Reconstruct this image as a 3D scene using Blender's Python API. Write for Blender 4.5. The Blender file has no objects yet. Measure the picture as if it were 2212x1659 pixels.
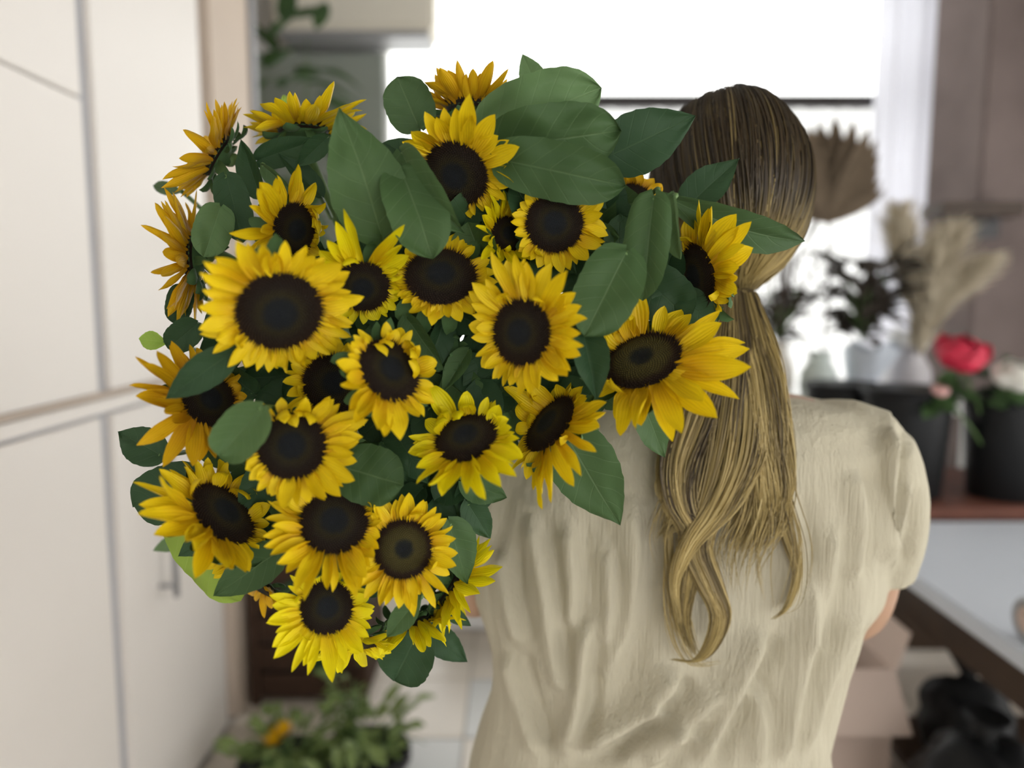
import bpy, bmesh, math, random
import numpy as np
from mathutils import Vector, Matrix, noise

random.seed(7); RNG = np.random.default_rng(7)
sc = bpy.context.scene
COL = sc.collection
PI = math.pi

# ------------------------------------------------------------------ camera, sky, exposure
FPX, CX, CY, PITCH = 1660.0, 1106.0, 829.5, math.radians(6.4)
CAM = Vector((0, 0, 1.45))
cd = bpy.data.cameras.new('camera'); cam = bpy.data.objects.new('camera', cd); COL.objects.link(cam)
cam.location = CAM; cam.rotation_euler = (PI/2 - PITCH, 0, 0)
cd.sensor_width = 36; cd.lens = 36*FPX/2212; cd.clip_start = 0.02; cd.clip_end = 100
cd.dof.use_dof = True; cd.dof.focus_distance = 0.64; cd.dof.aperture_fstop = 2.3
sc.camera = cam
w = bpy.data.worlds.new('sky'); sc.world = w; w.use_nodes = True
w.node_tree.nodes['Background'].inputs[0].default_value = (1.0, 0.985, 0.96, 1)
w.node_tree.nodes['Background'].inputs[1].default_value = 1.0
sc.view_settings.view_transform = 'Standard'; sc.view_settings.look = 'None'
sc.view_settings.gamma = 1.0; sc.view_settings.use_curve_mapping = False
sc.view_settings.exposure = 2.0

RIGHT = Vector((1, 0, 0)); FWD = Vector((0, math.cos(PITCH), -math.sin(PITCH))); UP = Vector((0, math.sin(PITCH), math.cos(PITCH)))
def ray(px, py): return FWD + RIGHT*((px-CX)/FPX) + UP*((CY-py)/FPX)
def P(px, py, Y):                       # point on the pixel's ray that stands Y metres in front of the camera
    d = ray(px, py); return CAM + d*(Y/d.y)
def zc(p): return (p-CAM).dot(FWD)
def m_per_px(p): return zc(p)/FPX

# ------------------------------------------------------------------ helpers
def tag(o, label=None, cat=None, group=None, kind=None):
    if label: o['label'] = label
    if cat: o['category'] = cat
    if group: o['group'] = group
    if kind: o['kind'] = kind
    return o
def mesh(name, V, F, uv=None, smooth=True):
    me = bpy.data.meshes.new(name); me.from_pydata([tuple(v) for v in V], [], [tuple(f) for f in F])
    if smooth: me.polygons.foreach_set('use_smooth', [True]*len(me.polygons))
    if uv is not None:
        l = me.uv_layers.new(name='UVMap'); idx = np.empty(len(me.loops), dtype=np.int32); me.loops.foreach_get('vertex_index', idx)
        l.data.foreach_set('uv', np.asarray(uv, dtype=np.float32)[idx].ravel())
    me.update(); return me
def obj(name, me, mat=None, parent=None, M=None):
    o = bpy.data.objects.new(name, me); COL.objects.link(o)
    if mat is not None and me is not None and len(me.materials) == 0: me.materials.append(mat)
    if parent is not None: o.parent = parent
    if M is not None: o.matrix_basis = M
    return o
def thing(name, loc, label, cat, group=None, M=None):
    o = bpy.data.objects.new(name, None); COL.objects.link(o); o.empty_display_size = 0.05
    if M is not None: o.matrix_basis = M
    else: o.location = loc
    return tag(o, label, cat, group)
class MB:
    def __init__(s): s.V = []; s.F = []
    def add(s, V, F):
        n = len(s.V); s.V += [Vector(v) for v in V]; s.F += [tuple(i+n for i in f) for f in F]; return s
    def box(s, x0, x1, y0, y1, z0, z1, bev=0):
        bm = bmesh.new(); bmesh.ops.create_cube(bm, size=1)
        for v in bm.verts: v.co = Vector(((x0+x1)/2+v.co.x*(x1-x0), (y0+y1)/2+v.co.y*(y1-y0), (z0+z1)/2+v.co.z*(z1-z0)))
        if bev: bmesh.ops.bevel(bm, geom=bm.edges[:], offset=bev, segments=2, affect='EDGES')
        bm.verts.index_update(); s.add([v.co.copy() for v in bm.verts], [[v.index for v in f.verts] for f in bm.faces]); bm.free(); return s
    def tube(s, pts, rad, n=8, cap=True):
        pts = [Vector(p) for p in pts]; rad = rad if hasattr(rad, '__len__') else [rad]*len(pts)
        V = []; F = []; ref = None
        for i, p in enumerate(pts):
            t = (pts[min(i+1, len(pts)-1)]-pts[max(i-1, 0)]).normalized()
            if ref is None: ref = Vector((0, 0, 1)) if abs(t.z) < .9 else Vector((1, 0, 0))
            a = (ref - t*ref.dot(t)).normalized(); ref = a; b = t.cross(a)
            for k in range(n):
                q = 2*PI*k/n; V.append(p+(a*math.cos(q)+b*math.sin(q))*rad[i])
        for i in range(len(pts)-1):
            for k in range(n):
                F.append((i*n+k, i*n+(k+1) % n, (i+1)*n+(k+1) % n, (i+1)*n+k))
        if cap: F.append(tuple(range(n))[::-1]); F.append(tuple((len(pts)-1)*n+k for k in range(n)))
        return s.add(V, F)
    def lathe(s, prof, c=(0, 0, 0), n=28):
        c = Vector(c); V = []; F = []
        for r, z in prof:
            for k in range(n): V.append(c+Vector((r*math.cos(2*PI*k/n), r*math.sin(2*PI*k/n), z)))
        for i in range(len(prof)-1):
            for k in range(n): F.append((i*n+k, i*n+(k+1) % n, (i+1)*n+(k+1) % n, (i+1)*n+k))
        F.append(tuple(range(n))[::-1]); F.append(tuple((len(prof)-1)*n+k for k in range(n)))
        return s.add(V, F)
    def sphere(s, c, r, n=20, m=12):
        r = r if hasattr(r, '__len__') else (r, r, r); c = Vector(c); V = [c+Vector((0, 0, -r[2]))]; F = []
        for i in range(1, m):
            a = -PI/2+PI*i/m
            for k in range(n):
                q = 2*PI*k/n; V.append(c+Vector((r[0]*math.cos(a)*math.cos(q), r[1]*math.cos(a)*math.sin(q), r[2]*math.sin(a))))
        V.append(c+Vector((0, 0, r[2]))); T = len(V)-1
        for k in range(n):
            F.append((0, 1+(k+1) % n, 1+k)); F.append((T, T-n+k, T-n+(k+1) % n))
            for i in range(m-2): F.append((1+i*n+k, 1+i*n+(k+1) % n, 1+(i+1)*n+(k+1) % n, 1+(i+1)*n+k))
        return s.add(V, F)
    def me(s, name, smooth=True, off=None):
        V = s.V if off is None else [v-Vector(off) for v in s.V]
        return mesh(name, V, s.F, smooth=smooth)
    def build(s, name, mat, parent=None, smooth=False):
        off = parent.matrix_basis.translation if parent is not None else None
        m_ = s.me(name, smooth, off)
        return obj(name, m_, mat, parent)
def catmull(pts, n):
    pts = [np.array(p, float) for p in pts]; out = []
    Q = [2*pts[0]-pts[1]]+pts+[2*pts[-1]-pts[-2]]; m = len(pts)-1
    for j in range(n):
        t = j/(n-1)*m; i = min(int(t), m-1); u = t-i; a, b, c, d = Q[i:i+4]
        out.append(.5*((2*b)+(c-a)*u+(2*a-5*b+4*c-d)*u*u+(3*b-a-3*c+d)*u**3))
    return np.array(out)

# ------------------------------------------------------------------ materials
class NT:
    def __init__(s, name):
        s.m = bpy.data.materials.new(name); s.m.use_nodes = True; s.t = s.m.node_tree; s.n = s.t.nodes
        s.b = s.n['Principled BSDF']; s.out = s.n['Material Output']
    def new(s, typ, **kw):
        n = s.n.new(typ)
        for k, v in kw.items(): setattr(n, k, v)
        return n
    def link(s, a, b): s.t.links.new(a, b)
    def val(s, x, inp):
        if isinstance(x, (int, float)): inp.default_value = x
        elif isinstance(x, tuple): inp.default_value = x if len(x) == 4 or inp.type == 'VECTOR' else x+(1,)
        else: s.link(x, inp)
    def math(s, op, a, b=None, c=None):
        n = s.new('ShaderNodeMath', operation=op); s.val(a, n.inputs[0])
        if b is not None: s.val(b, n.inputs[1])
        if c is not None: s.val(c, n.inputs[2])
        return n.outputs[0]
    def mix(s, f, a, b, blend='MIX'):
        n = s.new('ShaderNodeMix', data_type='RGBA', blend_type=blend); s.val(f, n.inputs[0]); s.val(a, n.inputs[6]); s.val(b, n.inputs[7]); return n.outputs[2]
    def ramp(s, f, stops):
        n = s.new('ShaderNodeValToRGB'); e = n.color_ramp.elements
        while len(e) < len(stops): e.new(.5)
        for x, (p, c) in zip(e, stops): x.position = p; x.color = c+(1,) if len(c) == 3 else c
        s.val(f, n.inputs[0]); return n.outputs[0]
    def noise(s, scale, detail=3, vec=None, mapscale=None, rough=.55):
        n = s.new('ShaderNodeTexNoise'); n.inputs['Scale'].default_value = scale; n.inputs['Detail'].default_value = detail; n.inputs['Roughness'].default_value = rough
        if vec is None: vec = s.coord('Object')
        if mapscale:
            mp = s.new('ShaderNodeMapping'); mp.inputs['Scale'].default_value = mapscale; s.link(vec, mp.inputs[0]); vec = mp.outputs[0]
        s.link(vec, n.inputs['Vector']); return n.outputs[0]
    def coord(s, k): return s.new('ShaderNodeTexCoord').outputs[k]
    def bump(s, h, strength=.3, dist=.01):
        n = s.new('ShaderNodeBump'); n.inputs['Strength'].default_value = strength; n.inputs['Distance'].default_value = dist; s.link(h, n.inputs['Height']); s.link(n.outputs[0], s.b.inputs['Normal']); return n.outputs[0]
    def fin(s, color, rough=.6, spec=.3, transl=0, tcol=None):
        s.val(color, s.b.inputs['Base Color']); s.val(rough, s.b.inputs['Roughness']); s.b.inputs['Specular IOR Level'].default_value = spec
        if transl:
            t = s.new('ShaderNodeBsdfTranslucent'); s.val(tcol if tcol is not None else color, t.inputs[0])
            mx = s.new('ShaderNodeMixShader'); mx.inputs[0].default_value = transl
            s.link(s.b.outputs[0], mx.inputs[1]); s.link(t.outputs[0], mx.inputs[2]); s.link(mx.outputs[0], s.out.inputs[0])
        return s.m
def plain(name, col, rough=.6, spec=.3, var=.12, scale=9, bump=0, bscale=60):
    n = NT(name); f = n.noise(scale, 4)
    c = n.mix(f, tuple(x*(1-var) for x in col), tuple(min(1, x*(1+var)) for x in col))
    if bump: n.bump(n.noise(bscale, 4), bump, .004)
    return n.fin(c, rough, spec)
def petal_mat(name, base, tip, tr=.22):
    n = NT(name); uv = n.new('ShaderNodeSeparateXYZ'); n.link(n.coord('UV'), uv.inputs[0])
    rnd = n.new('ShaderNodeObjectInfo').outputs['Random']
    v = n.math('ADD', uv.outputs[1], n.math('MULTIPLY_ADD', rnd, .5, -.25))
    c = n.ramp(v, [(0.0, base), (.55, tip), (1.0, tip)])
    st = n.math('SINE', n.math('MULTIPLY', uv.outputs[0], 44.0))
    st = n.math('MULTIPLY_ADD', st, .05, .95)
    c2 = n.mix(1.0, c, n.ramp(st, [(0, (0, 0, 0)), (1, (1, 1, 1))]), 'MULTIPLY')
    n.bump(n.math('SINE', n.math('MULTIPLY', uv.outputs[0], 44.0)), .25, .001)
    return n.fin(c2, .5, .25, tr)
def leaf_mat(name, a, b, vein, tr=.18, rough=.6):
    n = NT(name); uv = n.new('ShaderNodeSeparateXYZ'); n.link(n.coord('UV'), uv.inputs[0])
    u = n.math('ABSOLUTE', n.math('MULTIPLY_ADD', uv.outputs[0], 2.0, -1.0)); v = uv.outputs[1]
    s = n.math('FRACT', n.math('MULTIPLY', n.math('SUBTRACT', v, n.math('MULTIPLY', u, .22)), 6.5))
    lat = n.math('SUBTRACT', 1.0, n.math('MULTIPLY', n.math('ABSOLUTE', n.math('SUBTRACT', s, .5)), 16.0))
    mid = n.math('SUBTRACT', 1.0, n.math('MULTIPLY', u, 22.0))
    ve = n.math('MAXIMUM', n.math('MULTIPLY', n.math('MAXIMUM', lat, 0.0), .45), n.math('MAXIMUM', mid, 0.0))
    rnd = n.new('ShaderNodeObjectInfo').outputs['Random']
    f = n.math('ADD', n.math('MULTIPLY', n.noise(26, 5), .6), n.math('MULTIPLY', rnd, .4))
    c = n.mix(n.math('MULTIPLY', ve, .5), n.mix(f, a, b), vein)
    h = n.math('SUBTRACT', n.math('MULTIPLY', n.noise(150, 4), .5), n.math('MULTIPLY', ve, .8))
    n.bump(h, .45, .0015)
    return n.fin(c, rough, .25, tr, n.mix(.5, c, tuple(min(1, x*2.2) for x in vein)))
def disc_mat(name, stops):
    n = NT(name); s = n.new('ShaderNodeSeparateXYZ'); n.link(n.coord('Object'), s.inputs[0])
    r = n.math('SQRT', n.math('ADD', n.math('POWER', s.outputs[0], 2.0), n.math('POWER', s.outputs[1], 2.0)))
    r = n.math('ADD', r, n.math('MULTIPLY_ADD', n.noise(7, 3), .16, -.08))
    n.bump(n.noise(55, 3), .7, .03)
    return n.fin(n.ramp(r, stops), .55, .35)

M_GOLD = petal_mat('petal_golden', (.64, .37, .005), (.83, .61, .008))
M_LEMON = petal_mat('petal_lemon', (.74, .50, .004), (.86, .74, .006), .28)
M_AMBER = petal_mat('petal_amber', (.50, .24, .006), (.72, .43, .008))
M_LEAF = leaf_mat('leaf_green', (.030, .068, .022), (.062, .120, .038), (.14, .21, .10))
M_LEAFD = leaf_mat('leaf_dark_green', (.016, .045, .018), (.034, .078, .030), (.07, .12, .06), .10)
M_LEAFP = leaf_mat('leaf_pale_green', (.075, .14, .055), (.12, .21, .08), (.17, .26, .12), .2)
M_LIME = leaf_mat('leaf_lime', (.18, .34, .03), (.30, .46, .06), (.38, .5, .14), .35)
M_BRACT = plain('bract_green', (.055, .11, .04), .7, .2, .3, 40)
M_STEM = plain('stem_green', (.12, .20, .07), .6, .25, .25, 30)
M_DISC = disc_mat('disc_dark', [(0, (.016, .020, .026)), (.34, (.012, .015, .018)), (.50, (.028, .022, .008)), (.72, (.016, .010, .007)), (1, (.020, .009, .005))])  # bluish centre stops put the disc's sheen into its colour
M_FLOR = disc_mat('florets_dark', [(0, (.020, .026, .032)), (.34, (.018, .022, .024)), (.50, (.075, .058, .018)), (.72, (.046, .028, .014)), (1, (.040, .018, .008))])  # florets carry the same painted blue-black sheen at the centre
M_FLORO = disc_mat('florets_olive', [(0, (.014, .018, .022)), (.26, (.03, .034, .02)), (.40, (.17, .14, .035)), (.70, (.13, .105, .025)), (.86, (.05, .024, .010)), (1, (.036, .015, .007))])  # olive ring is petal-disc colour; the bluish centre is painted sheen
M_DISCO = disc_mat('disc_olive', [(0, (.010, .013, .018)), (.26, (.014, .017, .016)), (.40, (.075, .062, .014)), (.70, (.055, .044, .010)), (.86, (.026, .013, .006)), (1, (.024, .010, .005))])  # bluish centre again is sheen put into the colour

# ------------------------------------------------------------------ room
def struct(name, mb, mat, smooth=False): return tag(mb.build(name, mat, None, smooth), kind='structure')
M_FLOORBASE = plain('floor_grout', (.42, .39, .35), .7)
M_TILE = plain('floor_tile', (.70, .63, .54), .35, .4, .10, 3)
M_TILEG = plain('floor_tile_grey', (.60, .60, .58), .35, .4, .10, 3)
M_WALLBASE = plain('wall_grey_joint', (.44, .44, .46), .7)
M_PANEL = plain('wall_cream_panel', (.80, .755, .705), .42, .4, .035, 1.5)
M_TAN = plain('wall_tan', (.58, .48, .39), .6, .3, .08, 3)
M_WHITE = plain('white_paint', (.80, .80, .79), .5, .3, .04, 3)
M_CEIL = plain('ceiling_grey', (.30, .29, .27), .8, .2, .05)  # out of view; tone darkened to cut light from above
M_PILLAR = plain('pillar_plaster', (.185, .148, .137), .85, .15, .35, 3.5, .5, 20)
M_GREYG = plain('grey_green_board', (.30, .33, .29), .7, .2, .12, 2)
M_DARKM = plain('dark_metal', (.035, .030, .030), .45, .4, .2)
M_GREYM = plain('grey_metal', (.30, .30, .31), .4, .5, .1)
M_WOODD = plain('dark_wood', (.045, .026, .014), .5, .35, .4, 8)
M_WOODR = plain('red_brown_wood', (.15, .055, .035), .5, .35, .3, 8)
M_BLACK = plain('black_plastic', (.008, .0085, .009), .5, .25, .2)
M_TABLE = plain('table_white', (.62, .66, .72), .35, .4, .03, 2)
M_CARD = plain('carton_card', (.62, .50, .43), .8, .2, .08, 4)
M_CREAM = plain('cream_plastic', (.80, .76, .66), .5, .3, .03)

XW = -0.96                                                       # the panelled wall stands this far to the side
floor = struct('floor', MB().box(-2.4, 3.2, -3.0, 6.0, -.12, -.006), M_FLOORBASE)
tm = MB().box(-.197, .197, -.197, .197, -.006, 0, .002).me('tile', False); tm.materials.append(M_TILE)
tg = MB().box(-.197, .197, -.197, .197, -.006, 0, .002).me('tile', False); tg.materials.append(M_TILEG)
for i in range(10):
    for j in range(11):
        x, y = XW+.2+.4*i, .2+.4*j
        if x < 3.0 and y < 4.2: obj('tile', tg if (i*7+j*3) % 5 == 2 else tm, None, floor).location = (x, y, 0)
struct('ceiling', MB().box(-2.4, 3.2, -3.0, 4.5, 3.25, 3.35), M_CEIL)  # unseen ceiling, put in to keep sky light off the tops
wl = struct('wall_left', MB().box(XW-.16, XW-.014, -3.0, 2.49, 0, 3.25), M_WALLBASE)
J = .68; GAP = .052
for k in range(-6, 3):
    y0, y1 = 1.80+J*(k-1)+GAP/2, min(1.80+J*k-GAP/2, 2.478)
    if y1-y0 < .1: continue
    lo = MB().box(XW-.03, XW, y0, y1, 0.02, 1.172, .003).build('wall_panel', M_PANEL, wl)
    if k == 0:
        MB().box(XW-.03, XW, y0, y1, 1.232, 1.889, .003).build('wall_panel', M_PANEL, wl)
        MB().box(XW-.03, XW, y0, y1, 1.894, 3.2, .003).build('wall_panel', M_PANEL, wl)
    else: MB().box(XW-.03, XW, y0, y1, 1.232, 3.2, .003).build('wall_panel', M_PANEL, wl)
    if k == 1:
        hy = 2.02
        h = MB().tube([(XW+.045, hy, .64), (XW+.045, hy, 1.06)], .009, 10)
        h.tube([(XW, hy, .67), (XW+.045, hy, .67)], .007, 8).tube([(XW, hy, 1.03), (XW+.045, hy, 1.03)], .007, 8)
        h.build('handle', M_GREYM, lo, True)
MB().box(XW-.03, XW+.012, -3.0, 2.478, 1.184, 1.214, .004).build('rail_and_seam_shade', M_PANEL, wl); MB().box(XW-.03, XW-.004, -3.0, 2.478, 1.217, 1.228).build('rail_and_seam_shade', M_TAN, wl)  # white rail; the tan strip above it paints the shadow of the seam
t1 = struct('trim_1', MB().box(XW-.16, XW+.006, 2.53, 2.90, 0, 3.25, .004), M_TAN)
struct('trim_2', MB().box(XW-.10, XW+.02, 2.905, 2.95, 0, 3.25, .004), M_GREYM)
struct('wall_side', MB().box(-2.0, -1.9, 2.95, 4.5, 0, 3.25), M_TAN)
struct('wall_corner', MB().box(-2.0, XW-.1, 2.95, 3.05, 0, 3.25), M_TAN)
YB = 4.3
xl = P(832, 300, YB).x; xm = P(2022, 150, YB).x; zt = P(1700, 216, YB).z; zb_ = .45; xr = 2.75; ztop = 3.2
wb = MB().box(-2.0, xl-.02, YB, YB+.14, 0, 3.25); wb.box(xl-.02, 3.2, YB, YB+.14, 0, zb_); wb.box(xr, 3.2, YB, YB+.14, zb_, 3.25)
struct('wall_back', wb, M_WHITE)
win = struct('window_1', MB().box(xl-.02, xr, YB+.01, YB+.13, zb_, zb_+.05), M_DARKM)
def bar(nm, x0, x1, z0, z1): MB().box(x0, x1, YB+.02, YB+.09, z0, z1, .004).build(nm, M_DARKM, win)
bar('transom', xl, xr, zt-.035, zt+.035); bar('mullion', xm-.03, xm+.03, zb_+.05, ztop)
MB().box(xl-.02, xl+.02, YB+.02, YB+.09, zb_, ztop, .004).build('jamb', M_WHITE, win)
bar('jamb', xr-.04, xr, zb_, ztop); bar('head_rail', xl, xr, ztop-.02, ztop+.05)
gl = NT('window_glass'); tr = gl.new('ShaderNodeBsdfTransparent'); tr.inputs[0].default_value = (.97, .98, .98, 1)
gs = gl.new('ShaderNodeBsdfGlossy'); gs.inputs['Roughness'].default_value = .02
mx = gl.new('ShaderNodeMixShader'); mx.inputs[0].default_value = .04
gl.link(tr.outputs[0], mx.inputs[1]); gl.link(gs.outputs[0], mx.inputs[2]); gl.link(mx.outputs[0], gl.out.inputs[0]); M_GLASS = gl.m
for (x0, x1) in ((xl+.02, xm-.03), (xm+.03, xr-.04)):
    for (z0, z1) in ((zb_+.05, zt-.035), (zt+.035, ztop)):
        MB().box(x0, x1, YB+.05, YB+.056, z0, z1).build('pane', M_GLASS, win)
struct('pillar', MB().box(P(2122, 300, 3.5).x, 3.2, 3.5, 3.95, 0, 3.25, .01), M_PILLAR)
wr = MB().box(3.0, 3.12, -3.0, 3.5, 0, .5); wr.box(3.0, 3.12, -3.0, 3.5, 2.35, 3.25); wr.box(3.0, 3.12, 2.6, 3.5, .5, 2.35); wr.box(3.0, 3.12, -3, -2.5, .5, 2.35)
struct('wall_right', wr, M_WHITE)  # opening left for side light, lintel lowered to cut light from above
struct('wall_rear_light_block', MB().box(-2.4, .1, -2.3, -2.2, 0, 3.25).box(.1, 3.12, -2.3, -2.2, 2.2, 3.25), M_WHITE)  # unseen wall added behind the camera to block direct light from there
w2 = struct('window_light_inlet', MB().box(3.02, 3.10, -2.5, 2.6, .5, .55), M_DARKM)  # unseen window, added so that daylight comes in from the right
for y in (-2.5, -.82, .86, 2.56): MB().box(3.02, 3.10, y, y+.05, .55, 2.35).build('mullion', M_DARKM, w2)
# the grey green board and the box unit beside the window
bd = MB().box(-1.85, P(830, 180, 4.24).x, 4.22, 4.26, 0, P(760, 116, 4.24).z, .006)
tag(bd.build('notice_board', M_GREYG), 'tall grey-green board standing against the wall beside the bright window', 'board')
un = thing('wall_unit', (-1.0, 4.1, 2.9), 'cream box-shaped unit mounted high on the wall above the grey-green board', 'wall unit')
zu = P(760, 76, 4.0).z; xu0, xu1 = P(585, 40, 4.0).x, P(938, 40, 4.0).x
MB().box(xu0, xu1, 4.0, 4.30, zu+.03, zu+.30, .02).build('housing', M_CREAM, un)
MB().box(xu0+.03, xu1-.03, 4.01, 4.28, zu, zu+.028, .006).build('louver', M_GREYM, un)
# sheer curtain by the mullion
nS = NT('sheer_curtain'); M_SHEER = nS.fin((.78, .78, .82), .9, .1, .55)
cv = []; cf = []; nx_ = 120; xa, xb = P(1885, 300, 4.15).x, P(2128, 300, 4.15).x
for i in range(nx_+1):
    x = xa+(xb-xa)*i/nx_; y = 4.15+.028*math.sin(i*.62)+.012*math.sin(i*.23)
    for z in (.3, 1.2, 2.2, 3.15): cv.append((x, y, z))
for i in range(nx_):
    for k in range(3): cf.append((i*4+k, (i+1)*4+k, (i+1)*4+k+1, i*4+k+1))
M_NET = NT('net_curtain').fin((.80, .80, .80), .9, .1, .62)
cv2 = []; cf2 = []; xa2, xb2 = P(1180, 300, 4.2).x, P(1890, 300, 4.2).x
for i in range(161):
    x = xa2+(xb2-xa2)*i/160; y = 4.22+.022*math.sin(i*.55)+.010*math.sin(i*.19)
    for z in (.3, 1.0, 1.8, zt-.07): cv2.append((x, y, z))
for i in range(160):
    for k in range(3): cf2.append((i*4+k, (i+1)*4+k, (i+1)*4+k+1, i*4+k+1))
tag(obj('net_curtain', mesh('net_curtain', cv2, cf2), M_NET), 'short white net curtain hanging below the window transom behind the dried flowers', 'curtain')
tag(obj('sheer_curtain', mesh('sheer_curtain', cv, cf), M_SHEER), 'pleated sheer white curtain hanging at the side of the bright window', 'curtain')

# ------------------------------------------------------------------ plant building blocks
PROF_V = [0, .08, .2, .35, .5, .65, .8, .9, .96, 1]; PROF_W = [.40, .55, .80, .97, 1, .92, .68, .42, .20, .02]
def petal_mesh(name, W, k=0., kt=0., cup=.25, twist=0., ripple=0., ridge=.05, mat=None, tipw=1., nv=11, nu=6):
    V = []; F = []; UV = []; x = z = 0.
    for i in range(nv+1):
        v = i/nv; a = k*v+kt*v**3
        if i: x += math.cos(a)/nv; z += math.sin(a)/nv
        hw = W*np.interp(v, PROF_V, PROF_W)
        T = Vector((math.cos(a), 0, math.sin(a))); N = Vector((-math.sin(a), 0, math.cos(a)))
        tw = twist*v; S = Vector((0, 1, 0))*math.cos(tw)+N*math.sin(tw); N2 = N*math.cos(tw)-Vector((0, 1, 0))*math.sin(tw)
        for j in range(nu+1):
            u = -1+2*j/nu
            h = cup*hw*(u*u-.35)+ridge*hw*math.cos(u*2.5*PI)*(1-v)+ripple*hw*math.sin(v*9+u*1.5)*abs(u)
            V.append(Vector((x, 0, z))+S*(u*hw)+N2*h); UV.append((j/nu, v))
    for i in range(nv):
        for j in range(nu): q = i*(nu+1)+j; F.append((q, q+1, q+nu+2, q+nu+1))
    me = mesh(name, V, F, UV)
    if mat: me.materials.append(mat)
    return me
SPEC_FLAT = [(.17, -.15, .1, .35, .1, .1), (.20, .15, -.3, .3, -.15, .12), (.15, .35, -.5, .5, .25, .15), (.19, -.3, .3, .3, 0, .15), (.22, .1, .1, .4, .2, .1),
             (.16, .0, .45, .45, -.3, .18), (.18, .3, -.2, .6, .15, .1), (.21, -.1, -.35, .28, -.1, .2), (.14, .2, .3, .8, .4, .1)]
SPEC_CURL = [(.22, 1.5, .6, .5, .3, .2), (.20, 1.0, 1.3, .4, -.4, .25), (.24, .9, -1.6, .5, .5, .2), (.19, 1.9, .2, .6, -.2, .25)]
PET = {}
for nm, mt in (('gold', M_GOLD), ('lemon', M_LEMON), ('amber', M_AMBER)):
    PET[nm] = ([petal_mesh('petal', *s, mat=mt) for s in SPEC_FLAT], [petal_mesh('petal', *s, mat=mt) for s in SPEC_CURL])
BRACT = [petal_mesh('bract', .26, .5, .5, .5, .2, mat=M_BRACT, nv=7, nu=4), petal_mesh('bract', .22, -.3, -.9, .4, -.4, mat=M_BRACT, nv=7, nu=4), petal_mesh('bract', .28, .2, 1.6, .4, .6, mat=M_BRACT, nv=7, nu=4)]
def disc_h(r): return .20*(1-r**2.2)-.10*math.exp(-(r/.30)**2)
def disc_mesh(name, mat):
    nr, na = 14, 40; V = [(0, 0, disc_h(0))]; F = []
    for i in range(1, nr+1):
        r = i/nr
        for k in range(na): V.append((r*math.cos(2*PI*k/na), r*math.sin(2*PI*k/na), disc_h(r)))
    n0 = len(V)
    for k in range(na): V.append((.86*math.cos(2*PI*k/na), .86*math.sin(2*PI*k/na), -.22))
    for k in range(na):
        F.append((0, 1+k, 1+(k+1) % na)); F.append((1+(nr-1)*na+k, n0+k, n0+(k+1) % na, 1+(nr-1)*na+(k+1) % na))
        for i in range(nr-1): F.append((1+i*na+k, 1+(i+1)*na+k, 1+(i+1)*na+(k+1) % na, 1+i*na+(k+1) % na))
    me = mesh(name, V, F); me.materials.append(mat); return me
def floret_mesh(name, mat, seed):
    r_ = random.Random(seed); V = []; F = []
    def spike(c, d, s, h):
        d = d.normalized(); a = d.orthogonal().normalized(); b = d.cross(a); n = len(V)
        for k in range(4): V.append(c+(a*math.cos(k*PI/2)+b*math.sin(k*PI/2))*s)
        V.append(c+d*h); F.extend([(n+k, n+(k+1) % 4, n+4) for k in range(4)])
    N = 760
    for i in range(N):
        r = math.sqrt((i+.5)/N); q = i*2.399963
        if r < .06: continue
        c = Vector((r*math.cos(q), r*math.sin(q), disc_h(r)-.01)); o = Vector((math.cos(q), math.sin(q), 0))
        out = max(0, r-.55)*1.6
        spike(c, Vector((0, 0, 1))+o*out*1.2+Vector((r_.uniform(-.2, .2), r_.uniform(-.2, .2), 0)), .022+.012*r, .035+.075*max(0, r-.5)+r_.uniform(0, .03)*r)
    for k in range(150):
        q = 2*PI*k/150+r_.uniform(-.02, .02); o = Vector((math.cos(q), math.sin(q), 0))
        spike(o*.97+Vector((0, 0, .0)), o+Vector((0, 0, r_.uniform(.3, .9))), .022, r_.uniform(.10, .24))
    me = mesh(name, V, F, smooth=False); me.materials.append(mat); return me
DISC = {'dark': (disc_mesh('disc', M_DISC), floret_mesh('florets', M_FLOR, 1)), 'olive': (disc_mesh('disc', M_DISCO), floret_mesh('florets', M_FLORO, 2))}
cal = MB().lathe([(.10, -.62), (.16, -.52), (.42, -.42), (.72, -.30), (.93, -.12), (.95, -.04)], n=24).me('calyx'); cal.materials.append(M_BRACT)

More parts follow.
